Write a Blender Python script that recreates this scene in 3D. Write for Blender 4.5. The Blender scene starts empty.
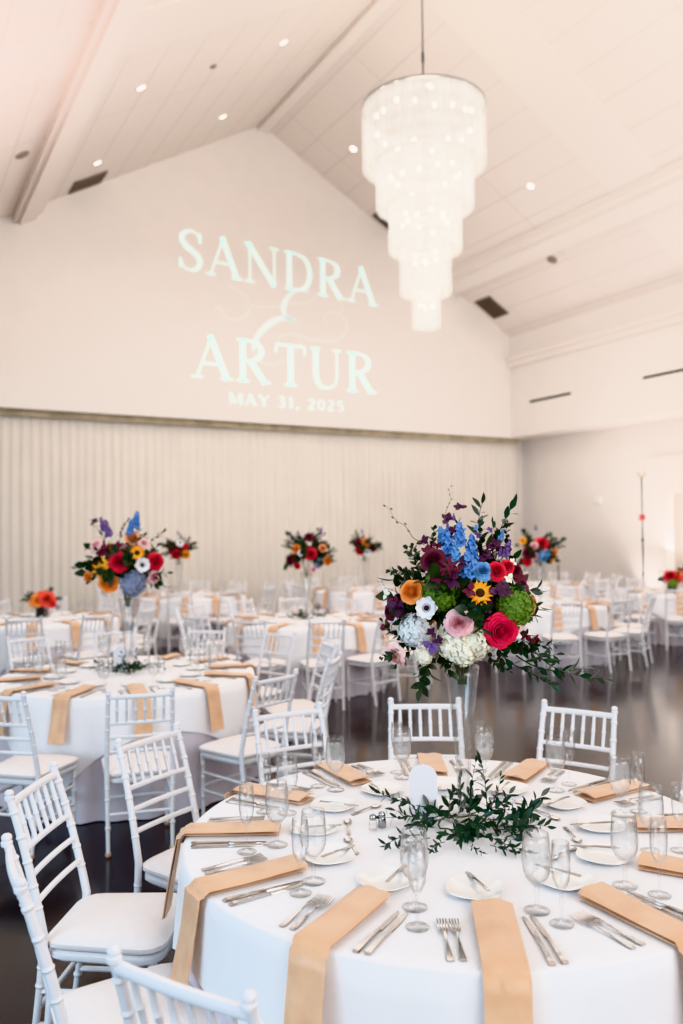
import bpy, math, random
from math import sin, cos, pi, radians as RAD, degrees, atan2, hypot, sqrt, floor
from mathutils import Vector, Matrix, Euler, Quaternion

C = bpy.context.scene.collection
scene = bpy.context.scene
random.seed(7)
rnd = random.Random(11)

# ------------------------------------------------------------------ camera model
FPX, W, H = 828.4, 683, 1024
CAM = Vector((0, 0, 1.779))
YAW, PITCH, ROLL = RAD(29.193), RAD(1.470), RAD(-0.596)
_f = Vector((sin(YAW), cos(YAW), 0)); _r = Vector((cos(YAW), -sin(YAW), 0)); _u = Vector((0, 0, 1))
F2 = _f*cos(PITCH) + _u*sin(PITCH); U2 = _u*cos(PITCH) - _f*sin(PITCH)
R3 = _r*cos(ROLL) + U2*sin(ROLL); U3 = U2*cos(ROLL) - _r*sin(ROLL)
def ray(x, y): return R3*((x-W/2)/FPX) - U3*((y-H/2)/FPX) + F2
def atz(x, y, z): d = ray(x, y); return CAM + d*((z-CAM.z)/d.z)
def aty(x, y, Y): d = ray(x, y); return CAM + d*(Y/d.y)
def atd(x, y, D): return CAM + ray(x, y)*D
def proj(p):
    v = Vector(p)-CAM; z = v.dot(F2)
    if z < .15: return None
    return (W/2+FPX*v.dot(R3)/z, H/2-FPX*v.dot(U3)/z, z)
def seen(points, m=6):
    for p in points:
        q = proj(p)
        if q and -m < q[0] < W+m and -m < q[1] < H+m: return True
    return False

# ------------------------------------------------------------------ materials
def lin(c):
    c = c/255.0
    return c/12.92 if c <= .04045 else ((c+.055)/1.055)**2.4
def rgb(r, g, b): return (lin(r), lin(g), lin(b), 1)
MATS = {}
def mat(name, col, rough=.5, metal=0., noise=0., nscale=8., bump=0., bscale=60., emit=None, es=0., coat=0., sheen=0., sss=0., spec=None, col2=None):
    m = bpy.data.materials.new(name); m.use_nodes = True
    nt = m.node_tree; N = nt.nodes; L = nt.links
    b = N['Principled BSDF']
    b.inputs['Base Color'].default_value = col
    b.inputs['Roughness'].default_value = rough; b.inputs['Metallic'].default_value = metal
    if spec is not None: b.inputs['Specular IOR Level'].default_value = spec
    if coat: b.inputs['Coat Weight'].default_value = coat
    if sheen: b.inputs['Sheen Weight'].default_value = sheen
    if sss:
        b.inputs['Subsurface Weight'].default_value = sss; b.inputs['Subsurface Scale'].default_value = .01
    if emit:
        b.inputs['Emission Color'].default_value = emit; b.inputs['Emission Strength'].default_value = es
    tc = N.new('ShaderNodeTexCoord')
    if noise or col2:
        n = N.new('ShaderNodeTexNoise'); n.inputs['Scale'].default_value = nscale; n.inputs['Detail'].default_value = 3
        L.new(tc.outputs['Object'], n.inputs['Vector'])
        mx = N.new('ShaderNodeMix'); mx.data_type = 'RGBA'
        k = noise
        mx.inputs[6].default_value = col
        mx.inputs[7].default_value = col2 if col2 else (col[0]*(1-k), col[1]*(1-k), col[2]*(1-k), 1)
        cr = N.new('ShaderNodeMapRange'); cr.inputs[1].default_value = .35; cr.inputs[2].default_value = .65
        L.new(n.outputs['Fac'], cr.inputs[0]); L.new(cr.outputs[0], mx.inputs[0])
        L.new(mx.outputs[2], b.inputs['Base Color'])
    if bump:
        n2 = N.new('ShaderNodeTexNoise'); n2.inputs['Scale'].default_value = bscale; n2.inputs['Detail'].default_value = 4
        L.new(tc.outputs['Object'], n2.inputs['Vector'])
        bp = N.new('ShaderNodeBump'); bp.inputs['Strength'].default_value = bump; bp.inputs['Distance'].default_value = .01
        L.new(n2.outputs['Fac'], bp.inputs['Height']); L.new(bp.outputs['Normal'], b.inputs['Normal'])
    MATS[name] = m
    return m
def clear_mat(name, tint, edge, rough=.05, dark=.7):
    m = bpy.data.materials.new(name); m.use_nodes = True
    nt = m.node_tree; N = nt.nodes; L = nt.links
    N.remove(N['Principled BSDF']); out = N['Material Output']
    tr = N.new('ShaderNodeBsdfTransparent'); tr.inputs['Color'].default_value = tint
    gl = N.new('ShaderNodeBsdfGlossy'); gl.inputs['Roughness'].default_value = rough
    gl.inputs['Color'].default_value = (1, 1, 1, 1)
    lw = N.new('ShaderNodeLayerWeight'); lw.inputs['Blend'].default_value = .5
    mr = N.new('ShaderNodeMath'); mr.operation = 'POWER'; mr.inputs[1].default_value = 3.0
    mu = N.new('ShaderNodeMath'); mu.operation = 'MULTIPLY_ADD'; mu.inputs[1].default_value = edge; mu.inputs[2].default_value = .05
    L.new(lw.outputs['Facing'], mr.inputs[0]); L.new(mr.outputs[0], mu.inputs[0])
    # rim darkening: tinted transparency towards grazing view
    mc = N.new('ShaderNodeMix'); mc.data_type = 'RGBA'
    mc.inputs[6].default_value = tint; mc.inputs[7].default_value = (tint[0]*dark, tint[1]*dark, tint[2]*dark, 1)
    L.new(mr.outputs[0], mc.inputs[0]); L.new(mc.outputs[2], tr.inputs['Color'])
    ms = N.new('ShaderNodeMixShader')
    L.new(mu.outputs[0], ms.inputs[0]); L.new(tr.outputs[0], ms.inputs[1]); L.new(gl.outputs[0], ms.inputs[2])
    L.new(ms.outputs[0], out.inputs['Surface'])
    MATS[name] = m
    return m

M_WALL = mat('plaster', rgb(237, 229, 222), .8, noise=.02, nscale=3, bump=.05, bscale=90)
M_TRIM = mat('trim_paint', rgb(236, 227, 219), .55)
M_CHAIR = mat('chair_white', rgb(229, 228, 231), .38, noise=.02, nscale=20)
M_CUSH = mat('cushion_ivory', rgb(230, 224, 222), .7, noise=.03, nscale=30, bump=.08, bscale=300)
M_CAP = mat('glide', rgb(190, 160, 140), .5)
M_LINEN = mat('linen_white', rgb(242, 241, 243), .85, bump=.12, bscale=35, noise=.015, nscale=12)
M_SKIRT = mat('linen_under', rgb(216, 207, 214), .85, bump=.1, bscale=25, noise=.03, nscale=6)
M_NAP = mat('satin_peach', rgb(225, 184, 148), .40, noise=.10, nscale=9, col2=rgb(210, 164, 126), bump=.15, bscale=24, sheen=.2)
M_STEEL = mat('flatware', rgb(196, 190, 186), .16, 1.0)
M_CHROME = mat('shaker_metal', rgb(170, 168, 168), .15, 1.0)
M_CHINA = mat('china', rgb(243, 240, 236), .18, coat=.4)
M_CARD = mat('card', rgb(226, 223, 226), .6, noise=.015, nscale=40)
M_GLASS = clear_mat('clear_glass', (.98, .98, .98, 1), .55, dark=.56)
M_VASE = clear_mat('vase_glass', (.96, .96, .96, 1), .6, dark=.45)
M_WATER = mat('iced_water', rgb(250, 247, 244), .15)
_b = M_WATER.node_tree.nodes['Principled BSDF']; _b.inputs['Alpha'].default_value = .17
M_BLACK = mat('black_glaze', rgb(24, 22, 24), .3)
M_DARK = mat('dark_metal', rgb(40, 34, 32), .45, .3)
M_BRASS = mat('brass', rgb(190, 160, 110), .35, .8)
M_VENT = mat('vent_grille', rgb(122, 108, 98), .6)
M_REDTAG = mat('red_tag', rgb(190, 50, 45), .5)
M_PLASTIC = mat('white_plastic', rgb(236, 232, 228), .4)
M_STEM = mat('stem_green', rgb(70, 88, 46), .6)
M_LEAF = mat('leaf_green', rgb(38, 66, 40), .36, noise=.3, nscale=6, col2=rgb(22, 44, 30))
M_LEAF2 = mat('leaf_dark', rgb(26, 48, 32), .42, col2=rgb(50, 66, 38), nscale=5)
M_LEAF3 = mat('leaf_bronze', rgb(58, 34, 36), .5, col2=rgb(40, 52, 36), nscale=4)
FC = {}
def fmat(n, c1, c2, ns=1.6, rough=.6): FC[n] = mat('petal_'+n, rgb(*c1), rough, col2=rgb(*c2), nscale=ns, noise=.1, sheen=.1)
fmat('orange', (255, 176, 96), (248, 140, 62)); fmat('red', (222, 26, 58), (190, 12, 38)); fmat('crimson', (236, 26, 84), (206, 10, 56))
fmat('pink', (250, 206, 208), (240, 176, 184)); fmat('blush', (252, 212, 206), (248, 190, 188)); fmat('white', (244, 240, 240), (232, 226, 228))
fmat('yellow', (255, 194, 66), (248, 156, 38)); fmat('cream', (248, 244, 228), (232, 226, 204), 6); fmat('paleblue', (214, 224, 234), (236, 234, 226), 6)
fmat('green', (116, 148, 54), (80, 116, 40), 5); fmat('blue', (78, 126, 194), (110, 156, 214), 4); fmat('skyblue', (120, 170, 214), (86, 140, 196), 3)
fmat('purple', (78, 26, 62), (52, 14, 40), 3); fmat('burgundy', (112, 16, 44), (66, 10, 30), 3); fmat('lilac', (126, 92, 150), (92, 70, 130), 3)
fmat('slate', (150, 160, 184), (120, 132, 164), 3); fmat('coral', (232, 92, 70), (212, 60, 50), 3); fmat('peach', (248, 186, 140), (240, 156, 110))
M_CENTRE = mat('flower_centre', rgb(36, 22, 34), .7); M_CENTRE2 = mat('seed_head', rgb(70, 40, 22), .8, bump=.5, bscale=120)
M_BRANCH = mat('twig', rgb(122, 104, 70), .7)

# crystal drums of the chandelier: clear strands given their own emission to imitate the bulbs' light
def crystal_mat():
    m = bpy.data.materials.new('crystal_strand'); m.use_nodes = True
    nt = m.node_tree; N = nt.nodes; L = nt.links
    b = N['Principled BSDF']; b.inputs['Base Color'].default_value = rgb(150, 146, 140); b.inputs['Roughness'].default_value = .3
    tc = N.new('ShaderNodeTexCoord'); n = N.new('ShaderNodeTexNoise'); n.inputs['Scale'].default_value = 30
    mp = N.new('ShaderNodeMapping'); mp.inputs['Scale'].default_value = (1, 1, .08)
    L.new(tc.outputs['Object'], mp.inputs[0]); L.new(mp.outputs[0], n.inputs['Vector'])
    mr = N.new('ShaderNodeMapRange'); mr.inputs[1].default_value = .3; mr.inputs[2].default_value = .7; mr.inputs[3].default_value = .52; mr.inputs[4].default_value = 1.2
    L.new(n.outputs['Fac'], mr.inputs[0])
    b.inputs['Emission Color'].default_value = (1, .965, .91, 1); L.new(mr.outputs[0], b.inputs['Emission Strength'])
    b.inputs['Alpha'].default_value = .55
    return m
M_CRYSTAL = crystal_mat()
M_BULB = mat('bulb', rgb(255, 250, 240), .3, emit=(1, .93, .82, 1), es=9)
M_DOWN = mat('downlight_lens', rgb(255, 252, 246), .3, emit=(1, .95, .88, 1), es=6)
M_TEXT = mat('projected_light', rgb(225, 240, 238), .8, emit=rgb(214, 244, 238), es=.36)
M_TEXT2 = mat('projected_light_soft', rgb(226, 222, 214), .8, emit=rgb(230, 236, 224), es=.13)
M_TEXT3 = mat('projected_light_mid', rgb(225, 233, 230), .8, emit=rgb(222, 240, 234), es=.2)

def board_mat():
    m = mat('ceiling_boards', rgb(234, 224, 216), .65)
    nt = m.node_tree; N = nt.nodes; L = nt.links; b = N['Principled BSDF']
    tc = N.new('ShaderNodeTexCoord'); sx = N.new('ShaderNodeSeparateXYZ'); L.new(tc.outputs['Object'], sx.inputs[0])
    def grooves(out, pitch, w):
        a = N.new('ShaderNodeMath'); a.operation = 'MULTIPLY'; a.inputs[1].default_value = 1/pitch; L.new(out, a.inputs[0])
        fr = N.new('ShaderNodeMath'); fr.operation = 'FRACT'; L.new(a.outputs[0], fr.inputs[0])
        c = N.new('ShaderNodeMath'); c.operation = 'LESS_THAN'; c.inputs[1].default_value = w; L.new(fr.outputs[0], c.inputs[0])
        return c.outputs[0]
    g1 = grooves(sx.outputs['X'], .55, .03)
    g2 = grooves(sx.outputs['Y'], 2.44, .006)
    mx = N.new('ShaderNodeMath'); mx.operation = 'MAXIMUM'; L.new(g1, mx.inputs[0]); L.new(g2, mx.inputs[1])
    sc = N.new('ShaderNodeMath'); sc.operation = 'MULTIPLY'; sc.inputs[1].default_value = .30; L.new(mx.outputs[0], sc.inputs[0])
    mi = N.new('ShaderNodeMix'); mi.data_type = 'RGBA'; mi.inputs[6].default_value = rgb(234, 224, 216); mi.inputs[7].default_value = rgb(140, 122, 112)
    L.new(sc.outputs[0], mi.inputs[0]); L.new(mi.outputs[2], b.inputs['Base Color'])
    bp = N.new('ShaderNodeBump'); bp.invert = True; bp.inputs['Strength'].default_value = .2; bp.inputs['Distance'].default_value = .01
    L.new(mx.outputs[0], bp.inputs['Height']); L.new(bp.outputs['Normal'], b.inputs['Normal'])
    return m
M_BOARD = board_mat()
def floor_mat():
    m = mat('polished_concrete', rgb(40, 32, 30), .1, spec=.6)
    nt = m.node_tree; N = nt.nodes; L = nt.links; b = N['Principled BSDF']
    tc = N.new('ShaderNodeTexCoord')
    n = N.new('ShaderNodeTexNoise'); n.inputs['Scale'].default_value = .9; n.inputs['Detail'].default_value = 6; n.inputs['Roughness'].default_value = .6
    L.new(tc.outputs['Object'], n.inputs['Vector'])
    r = N.new('ShaderNodeValToRGB'); r.color_ramp.elements[0].color = rgb(14, 10, 11); r.color_ramp.elements[0].position = .30
    r.color_ramp.elements[1].color = rgb(48, 37, 34); r.color_ramp.elements[1].position = .72
    L.new(n.outputs['Fac'], r.inputs[0]); L.new(r.outputs[0], b.inputs['Base Color'])
    n2 = N.new('ShaderNodeTexNoise'); n2.inputs['Scale'].default_value = 5; n2.inputs['Detail'].default_value = 5
    L.new(tc.outputs['Object'], n2.inputs['Vector'])
    mr = N.new('ShaderNodeMapRange'); mr.inputs[3].default_value = .10; mr.inputs[4].default_value = .22
    L.new(n2.outputs['Fac'], mr.inputs[0]); L.new(mr.outputs[0], b.inputs['Roughness'])
    return m
M_FLOOR = floor_mat()
M_DRAPE = mat('drape_fabric', rgb(230, 221, 210), .85, noise=.04, nscale=2)
M_DRAPE2 = mat('drape_bright', rgb(244, 238, 234), .85)

# ------------------------------------------------------------------ mesh helper
class MB:
    def __init__(s): s.v = []; s.f = []
    def add(s, vs, fs, M=None):
        o = len(s.v)
        s.v += [tuple(M @ Vector(p)) for p in vs] if M else [tuple(p) for p in vs]
        s.f += [tuple(i+o for i in f) for f in fs]
    def box(s, x0, x1, y0, y1, z0, z1, M=None, bev=0.):
        if bev <= 0:
            vs = [(x, y, z) for z in (z0, z1) for y in (y0, y1) for x in (x0, x1)]
            s.add(vs, [(0, 2, 3, 1), (4, 5, 7, 6), (0, 1, 5, 4), (2, 6, 7, 3), (0, 4, 6, 2), (1, 3, 7, 5)], M); return
        b = bev
        def ring(z, i): return [(x0+i+b, y0+i, z), (x1-i-b, y0+i, z), (x1-i, y0+i+b, z), (x1-i, y1-i-b, z), (x1-i-b, y1-i, z), (x0+i+b, y1-i, z), (x0+i, y1-i-b, z), (x0+i, y0+i+b, z)]
        s.loft([ring(z0, b), ring(z0+b, 0), ring(z1-b, 0), ring(z1, b)], M)
    def loft(s, rings, M=None, cap=True, close=True):
        n = len(rings[0]); vs = [p for r in rings for p in r]; fs = []
        for i in range(len(rings)-1):
            for j in range(n if close else n-1):
                k = (j+1) % n
                fs.append((i*n+j, i*n+k, (i+1)*n+k, (i+1)*n+j))
        if cap and close:
            fs.append(tuple(range(n-1, -1, -1))); fs.append(tuple((len(rings)-1)*n+j for j in range(n)))
        s.add(vs, fs, M)
    def lathe(s, prof, n=20, M=None, cap=False, org=(0, 0)):
        s.loft([[(org[0]+r*cos(2*pi*j/n), org[1]+r*sin(2*pi*j/n), z) for j in range(n)] for r, z in prof], M, cap)
    def tube(s, pts, rad, n=8, M=None, cap=True):
        pts = [Vector(p) for p in pts]
        if not hasattr(rad, '__len__'): rad = [rad]*len(pts)
        rings = []; t0 = (pts[1]-pts[0]).normalized()
        ref = Vector((0, 0, 1)) if abs(t0.z) < .9 else Vector((1, 0, 0))
        a = t0.cross(ref).normalized()
        for i, p in enumerate(pts):
            t = (pts[min(i+1, len(pts)-1)]-pts[max(i-1, 0)]).normalized()
            a = (a - t*a.dot(t)).normalized(); b = t.cross(a)
            rings.append([tuple(p + (a*cos(2*pi*j/n) + b*sin(2*pi*j/n))*rad[i]) for j in range(n)])
        s.loft(rings, M, cap)
    def grid(s, fn, nu, nv, M=None, wrap=False):
        vs = [fn(i/(nu if wrap else nu-1), j/(nv-1)) for j in range(nv) for i in range(nu)]
        fs = []
        for j in range(nv-1):
            for i in range(nu if wrap else nu-1):
                k = (i+1) % nu
                fs.append((j*nu+i, j*nu+k, (j+1)*nu+k, (j+1)*nu+i))
        s.add(vs, fs, M)
    def ball(s, c, r, n=8, m=6, sz=1., M=None):
        s.loft([[(c[0]+r*sin(pi*(i+.02)/(m+.04))*cos(2*pi*j/n), c[1]+r*sin(pi*(i+.02)/(m+.04))*sin(2*pi*j/n), c[2]-r*sz*cos(pi*(i+.02)/(m+.04))) for j in range(n)] for i in range(m+1)], M)
    def mesh(s, name, m, smooth=True, auto=None):
        me = bpy.data.meshes.new(name); me.from_pydata(s.v, [], s.f); me.materials.append(m)
        me.validate(); 
        if smooth:
            me.polygons.foreach_set('use_smooth', [True]*len(me.polygons))
            if auto:
                try: me.set_sharp_from_angle(angle=RAD(auto))
                except Exception: pass
        me.update(); return me
def link(name, me, parent=None, loc=(0, 0, 0), rot=None):
    o = bpy.data.objects.new(name, me); C.objects.link(o); o.location = loc
    if rot is not None: o.rotation_euler = rot
    if parent: o.parent = parent
    return o
def obj(name, mb, m, parent=None, loc=(0, 0, 0), rot=None, smooth=True, auto=40):
    return link(name, mb.mesh(name, m, smooth, auto), parent, loc, rot)
def tag(o, label, cat, group=None, kind=None):
    o['label'] = label; o['category'] = cat
    if group: o['group'] = group
    if kind: o['kind'] = kind
    return o
def thing(name, label, cat, loc=(0, 0, 0), rz=0., group=None):
    o = bpy.data.objects.new(name, None); C.objects.link(o); o.empty_display_size = .1
    o.location = loc; o.rotation_euler = (0, 0, rz)
    return tag(o, label, cat, group)
def struct(name, mb, m, smooth=False, auto=None):
    o = obj(name, mb, m, None, smooth=smooth, auto=auto); o['kind'] = 'structure'; return o
KIDS = {}
def proto(fn):
    """Build one thing's parts once as data: list of (name, mesh, matrix, [subparts])."""
    return fn()
def place(parts, root):
    for p in parts:
        name, me, M = p[0], p[1], p[2]
        o = bpy.data.objects.new(name, me); C.objects.link(o); o.parent = root; o.matrix_local = M
        if len(p) > 4 and p[4]: o['label'] = p[4]
        for q in (p[3] if len(p) > 3 and p[3] else []):
            c = bpy.data.objects.new(q[0], q[1]); C.objects.link(c); c.parent = o; c.matrix_local = q[2]
            if len(q) > 4 and q[4]: c['label'] = q[4]
I4 = Matrix.Identity(4)
def T(x, y, z): return Matrix.Translation((x, y, z))

# ------------------------------------------------------------------ room
D, RX, RZ, S = 15.5, 6.88, 10.22, .568
XL, XR, HB = .36, 13.4, 4.05
def zc(x): return RZ - S*abs(x-RX)
mb = MB(); mb.box(-8, 24, -8, 18, -.2, 0); struct('floor', mb, M_FLOOR)
mb = MB()   # gable wall above the drape recess
poly = [(XL-.02, HB), (XR+.02, HB), (XR+.02, zc(XR)+.1), (RX, RZ+.1), (XL-.02, zc(XL)+.1)]
mb.add([(x, D, z) for x, z in poly]+[(x, D+.14, z) for x, z in poly], [(0, 1, 2, 3, 4), (9, 8, 7, 6, 5), (0, 5, 6, 1), (1, 6, 7, 2), (2, 7, 8, 3), (3, 8, 9, 4), (4, 9, 5, 0)])
struct('wall_gable', mb, M_WALL)
mb = MB(); mb.box(-4, 15, 16.05, 16.2, 0, 4.6); struct('wall_back', mb, M_WALL)
mb = MB(); mb.box(-4, 15, D+.14, 16.05, 4.3, 4.4); struct('ceiling_recess', mb, M_WALL)
mb = MB(); mb.box(XR, XR+.14, -2, D+.14, HB, 6.8); struct('wall_right', mb, M_WALL)
mb = MB(); mb.box(XL-.14, XL, 3.2, D+.14, HB, 6.8); struct('wall_left', mb, M_WALL)
mb = MB(); mb.box(XR+.14, 15, -2, 16.05, HB, HB+.1); struct('ceiling_aisle', mb, M_WALL)
AX = 14.2
mb = MB()   # aisle wall with the lit doorway
mb.box(AX, AX+.2, 11.66, 16.05, 0, HB); mb.box(AX, AX+.2, 9.2, 11.66, 2.55, HB); mb.box(AX, AX+.2, -2, 9.2, 0, HB)
struct('wall_aisle', mb, M_WALL)
mb = MB()
mb.box(AX-.03, AX, 11.66, 11.78, 0, 2.67); mb.box(AX-.03, AX, 9.2, 11.66, 2.55, 2.67)
struct('trim_1', mb, M_TRIM)
mb = MB(); mb.box(AX-.14, AX, 8, 12.05, 3.12, 3.3, bev=.02); mb.box(AX-.08, AX, 8, 12.0, 3.0, 3.12); struct('trim_2', mb, M_TRIM)
mb = MB(); mb.box(AX-.02, AX, 11.78, 16.05, 0, .14); struct('baseboard_aisle', mb, M_TRIM)
mb = MB(); mb.box(AX+.9, AX+1, 8, 13, 0, 4); struct('wall_beyond_door', mb, M_WALL)
# ceiling: two boarded slopes
mb = MB()
for x0, x1 in ((XL-.2, RX), (RX, XR+.2)):
    mb.add([(x0, -2, zc(x0)), (x1, -2, zc(x1)), (x1, D+.1, zc(x1)), (x0, D+.1, zc(x0)), (x0, -2, zc(x0)+.2), (x1, -2, zc(x1)+.2), (x1, D+.1, zc(x1)+.2), (x0, D+.1, zc(x0)+.2)],
           [(0, 3, 2, 1), (4, 5, 6, 7), (0, 1, 5, 4), (2, 3, 7, 6)])
struct('ceiling', mb, M_BOARD)
def along(x0, x1, y0, y1, dz, up=.02):   # a flat timber lying under the slope
    a = [(x0, y, zc(x0)+up) for y in (y0, y1)]; b = [(x1, y, zc(x1)+up) for y in (y0, y1)]
    vs = a+b+[(x, y, z-dz-up) for x, y, z in a+b]
    return vs, [(0, 1, 3, 2), (4, 6, 7, 5), (0, 4, 5, 1), (2, 3, 7, 6), (0, 2, 6, 4), (1, 5, 7, 3)]
k = 3
for x0, x1, dz in ((2.06, 2.54, .16), (11.26, 11.74, .16)):           # purlins along the room
    mb = MB(); mb.add(*along(x0, x1, -2, D, dz)); mb.add(*along(x0+.1, x1-.1, -2, D, dz+.07))
    struct('trim_%d' % k, mb, M_TRIM); k += 1
for y0 in (9.22, 3.2):                                                # flat rafters across
    mb = MB(); mb.add(*along(XL, RX, y0, y0+1.06, .02)); mb.add(*along(RX, XR, y0, y0+1.06, .02)); struct('trim_%d' % k, mb, M_TRIM); k += 1
mb = MB(); mb.box(RX-.11, RX+.11, -2, D, RZ-.16, RZ-.02); struct('trim_%d' % k, mb, M_TRIM); k += 1   # ridge board
for x in (XR,):                                                       # crown moulding
    mb = MB(); mb.box(x-.16, x, -2, D, 5.88, 6.0, bev=.02); mb.box(x-.09, x, -2, D, 5.74, 5.88); struct('trim_%d' % k, mb, M_TRIM); k += 1
mb = MB(); mb.box(XL, XL+.16, 3.2, D, 5.88, 6.0, bev=.02); struct('trim_%d' % k, mb, M_TRIM); k += 1
# linear air slots in the right upper wall
for y0, y1, lab in ((13.49, 14.81, 'narrow dark air slot in the upper wall, nearer the gable corner'), (9.8, 11.5, 'narrow dark air slot in the upper wall, cut by the frame edge')):
    t = thing('air_slot', lab, 'vent', (XR, (y0+y1)/2, 4.83)); hl = (y1-y0)/2
    mb = MB(); mb.box(-.012, -.002, -hl, hl, -.03, .03); obj('slot', mb, M_DARK, t)
    mb = MB(); mb.box(-.016, -.002, -hl-.03, hl+.03, .03, .045); mb.box(-.016, -.002, -hl-.03, hl+.03, -.045, -.03); obj('frame', mb, M_TRIM, t)
# slope fittings
def on_slope(x, y): return Vector((x, y, zc(x)))
def slope_rot(x): return (0, atan2(S, 1)*(1 if x > RX else -1), 0)
mb = MB(); mb.lathe([(.0, -.005), (.06, -.005), (.06, -.012), (.0, -.012)], 16); me_lens = mb.mesh('lens', M_DOWN)
mb = MB(); mb.lathe([(.06, -.001), (.085, -.001), (.085, -.014), (.06, -.016), (.06, -.001)], 16); me_ring = mb.mesh('trim_ring', M_TRIM)
DLS = [(3.23, 11.5, 'recessed ceiling downlight near the long beam, farther from the vent'), (3.23, 14.2, 'recessed ceiling downlight beside the dark vent of the near slope'),
       (5.45, 14.05, 'recessed ceiling downlight nearest the gable peak on the lettered side'), (5.45, 11.45, 'recessed ceiling downlight high on the near slope by the ridge'),
       (8.24, 14.1, 'recessed ceiling downlight just beside the chandelier rim'), (10.5, 11.49, 'recessed ceiling downlight alone on the far slope, right of the chandelier'), (8.24, 11.47, 'recessed ceiling downlight showing through the top chandelier tier')]
for x, y, lab in DLS:
    t = thing('downlight', lab, 'ceiling light', on_slope(x, y), group='recessed downlights in the sloped ceiling'); t.rotation_euler = slope_rot(x)
    place([('lens', me_lens, I4), ('trim_ring', me_ring, I4)], t)
for x, y, r, lab in ((1.8, 12.64, .11, 'round brown ceiling speaker on the outer strip beyond the long beam'), (11.98, 12.52, .11, 'round brown ceiling speaker above the crown moulding'), (4.33, 11.54, .05, 'small brown round ceiling sensor between downlights')):
    mb = MB(); mb.lathe([(.0, -.02), (r*.8, -.02), (r, -.012), (r, 0)], 20)
    for q in range(1, 5): mb.lathe([(r*q*.18, -.02), (r*q*.18+.008, -.026), (r*q*.18+.016, -.02)], 20)
    o = obj('ceiling_speaker' if r > .08 else 'ceiling_sensor', mb, mat('speaker_grille', rgb(150, 132, 120), .7), None, on_slope(x, y), slope_rot(x)); tag(o, lab, 'speaker' if r > .08 else 'sensor')
for x, y, lab in ((3.27, 15.12, 'dark ceiling return vent at the lettered side of the gable'), (12.5, 15.06, 'dark ceiling return vent low on the far slope above the corner'), (9.73, 15.1, 'dark ceiling return vent half hidden behind the chandelier')):
    t = thing('ceiling_vent', lab, 'vent', on_slope(x, y)); t.rotation_euler = slope_rot(x)
    mb = MB(); mb.box(-.3, .3, -.24, .24, -.012, -.002); obj('backing', mb, M_DARK, t)
    mb = MB()
    for q in range(9): mb.box(-.29, .29, -.22+q*.052, -.205+q*.052, -.028, -.012)
    obj('grille', mb, M_VENT, t)
    mb = MB(); mb.box(-.33, .33, .24, .27, -.03, 0); mb.box(-.33, .33, -.27, -.24, -.03, 0); mb.box(-.33, -.3, -.27, .27, -.03, 0); mb.box(.3, .33, -.27, .27, -.03, 0); obj('frame', mb, M_VENT, t)

# long white drape along the back, hung from a rail
def drape(x0, x1, y, z0, z1, pitch, amp, m, seed):
    r_ = random.Random(seed); n = int((x1-x0)/.032)
    ph = [r_.uniform(-1, 1) for _ in range(n+2)]
    mb = MB(); rows = [0, .05, .15, .5, .85, 1]
    def P(i, v):
        x = x0+(x1-x0)*i/n
        a = amp*(sin(2*pi*x/pitch+.9*sin(x*1.7)+.6*sin(x*4.1)) + .45*sin(2*pi*x/(pitch*.53)+1.3*sin(x*2.3)))
        return (x+.01*sin(v*5+i*.13), y+a*(.35+.65*v**.6), z1+(z0-z1)*v)
    vs = [P(i, v) for v in rows for i in range(n+1)]
    fs = [(j*(n+1)+i, j*(n+1)+i+1, (j+1)*(n+1)+i+1, (j+1)*(n+1)+i) for j in range(len(rows)-1) for i in range(n)]
    mb.add(vs, fs); return mb
t = thing('pipe_drape', 'long ivory pleated drape covering the back wall under the gable', 'curtain', (0, 0, 0))
obj('fabric', drape(-1.6, 13.8, 15.83, .015, 3.98, .165, .036, M_DRAPE, 3), M_DRAPE, t, auto=None)
mb = MB(); mb.tube([(-1.7, 15.8, 4.0), (13.85, 15.8, 4.0)], .025, 8); obj('rail', mb, M_BRASS, t)
mb = MB(); mb.box(-1.7, 13.82, 15.70, 15.72, 3.94, 4.09); obj('header_tape', mb, mat('header_tape', rgb(206, 190, 160), .8, noise=.3, nscale=5), t)
o = obj('door_drape', drape(9.3, 11.7, 0, .02, 2.9, .2, .04, M_DRAPE2, 5), M_DRAPE2, None, auto=None)
o.rotation_euler = (0, 0, pi/2); o.location = (AX+.62, 0, 0); tag(o, 'bright white drape hanging inside the aisle doorway', 'curtain')
mb = MB(); mb.box(AX-.06, AX, 13.38, 13.58, 2.38, 2.54, bev=.012); mb.box(AX-.066, AX-.06, 13.42, 13.54, 2.43, 2.49)
tag(obj('wall_thermostat', mb, M_PLASTIC, None), 'small white box mounted on the aisle wall beside the pole', 'thermostat')

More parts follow.
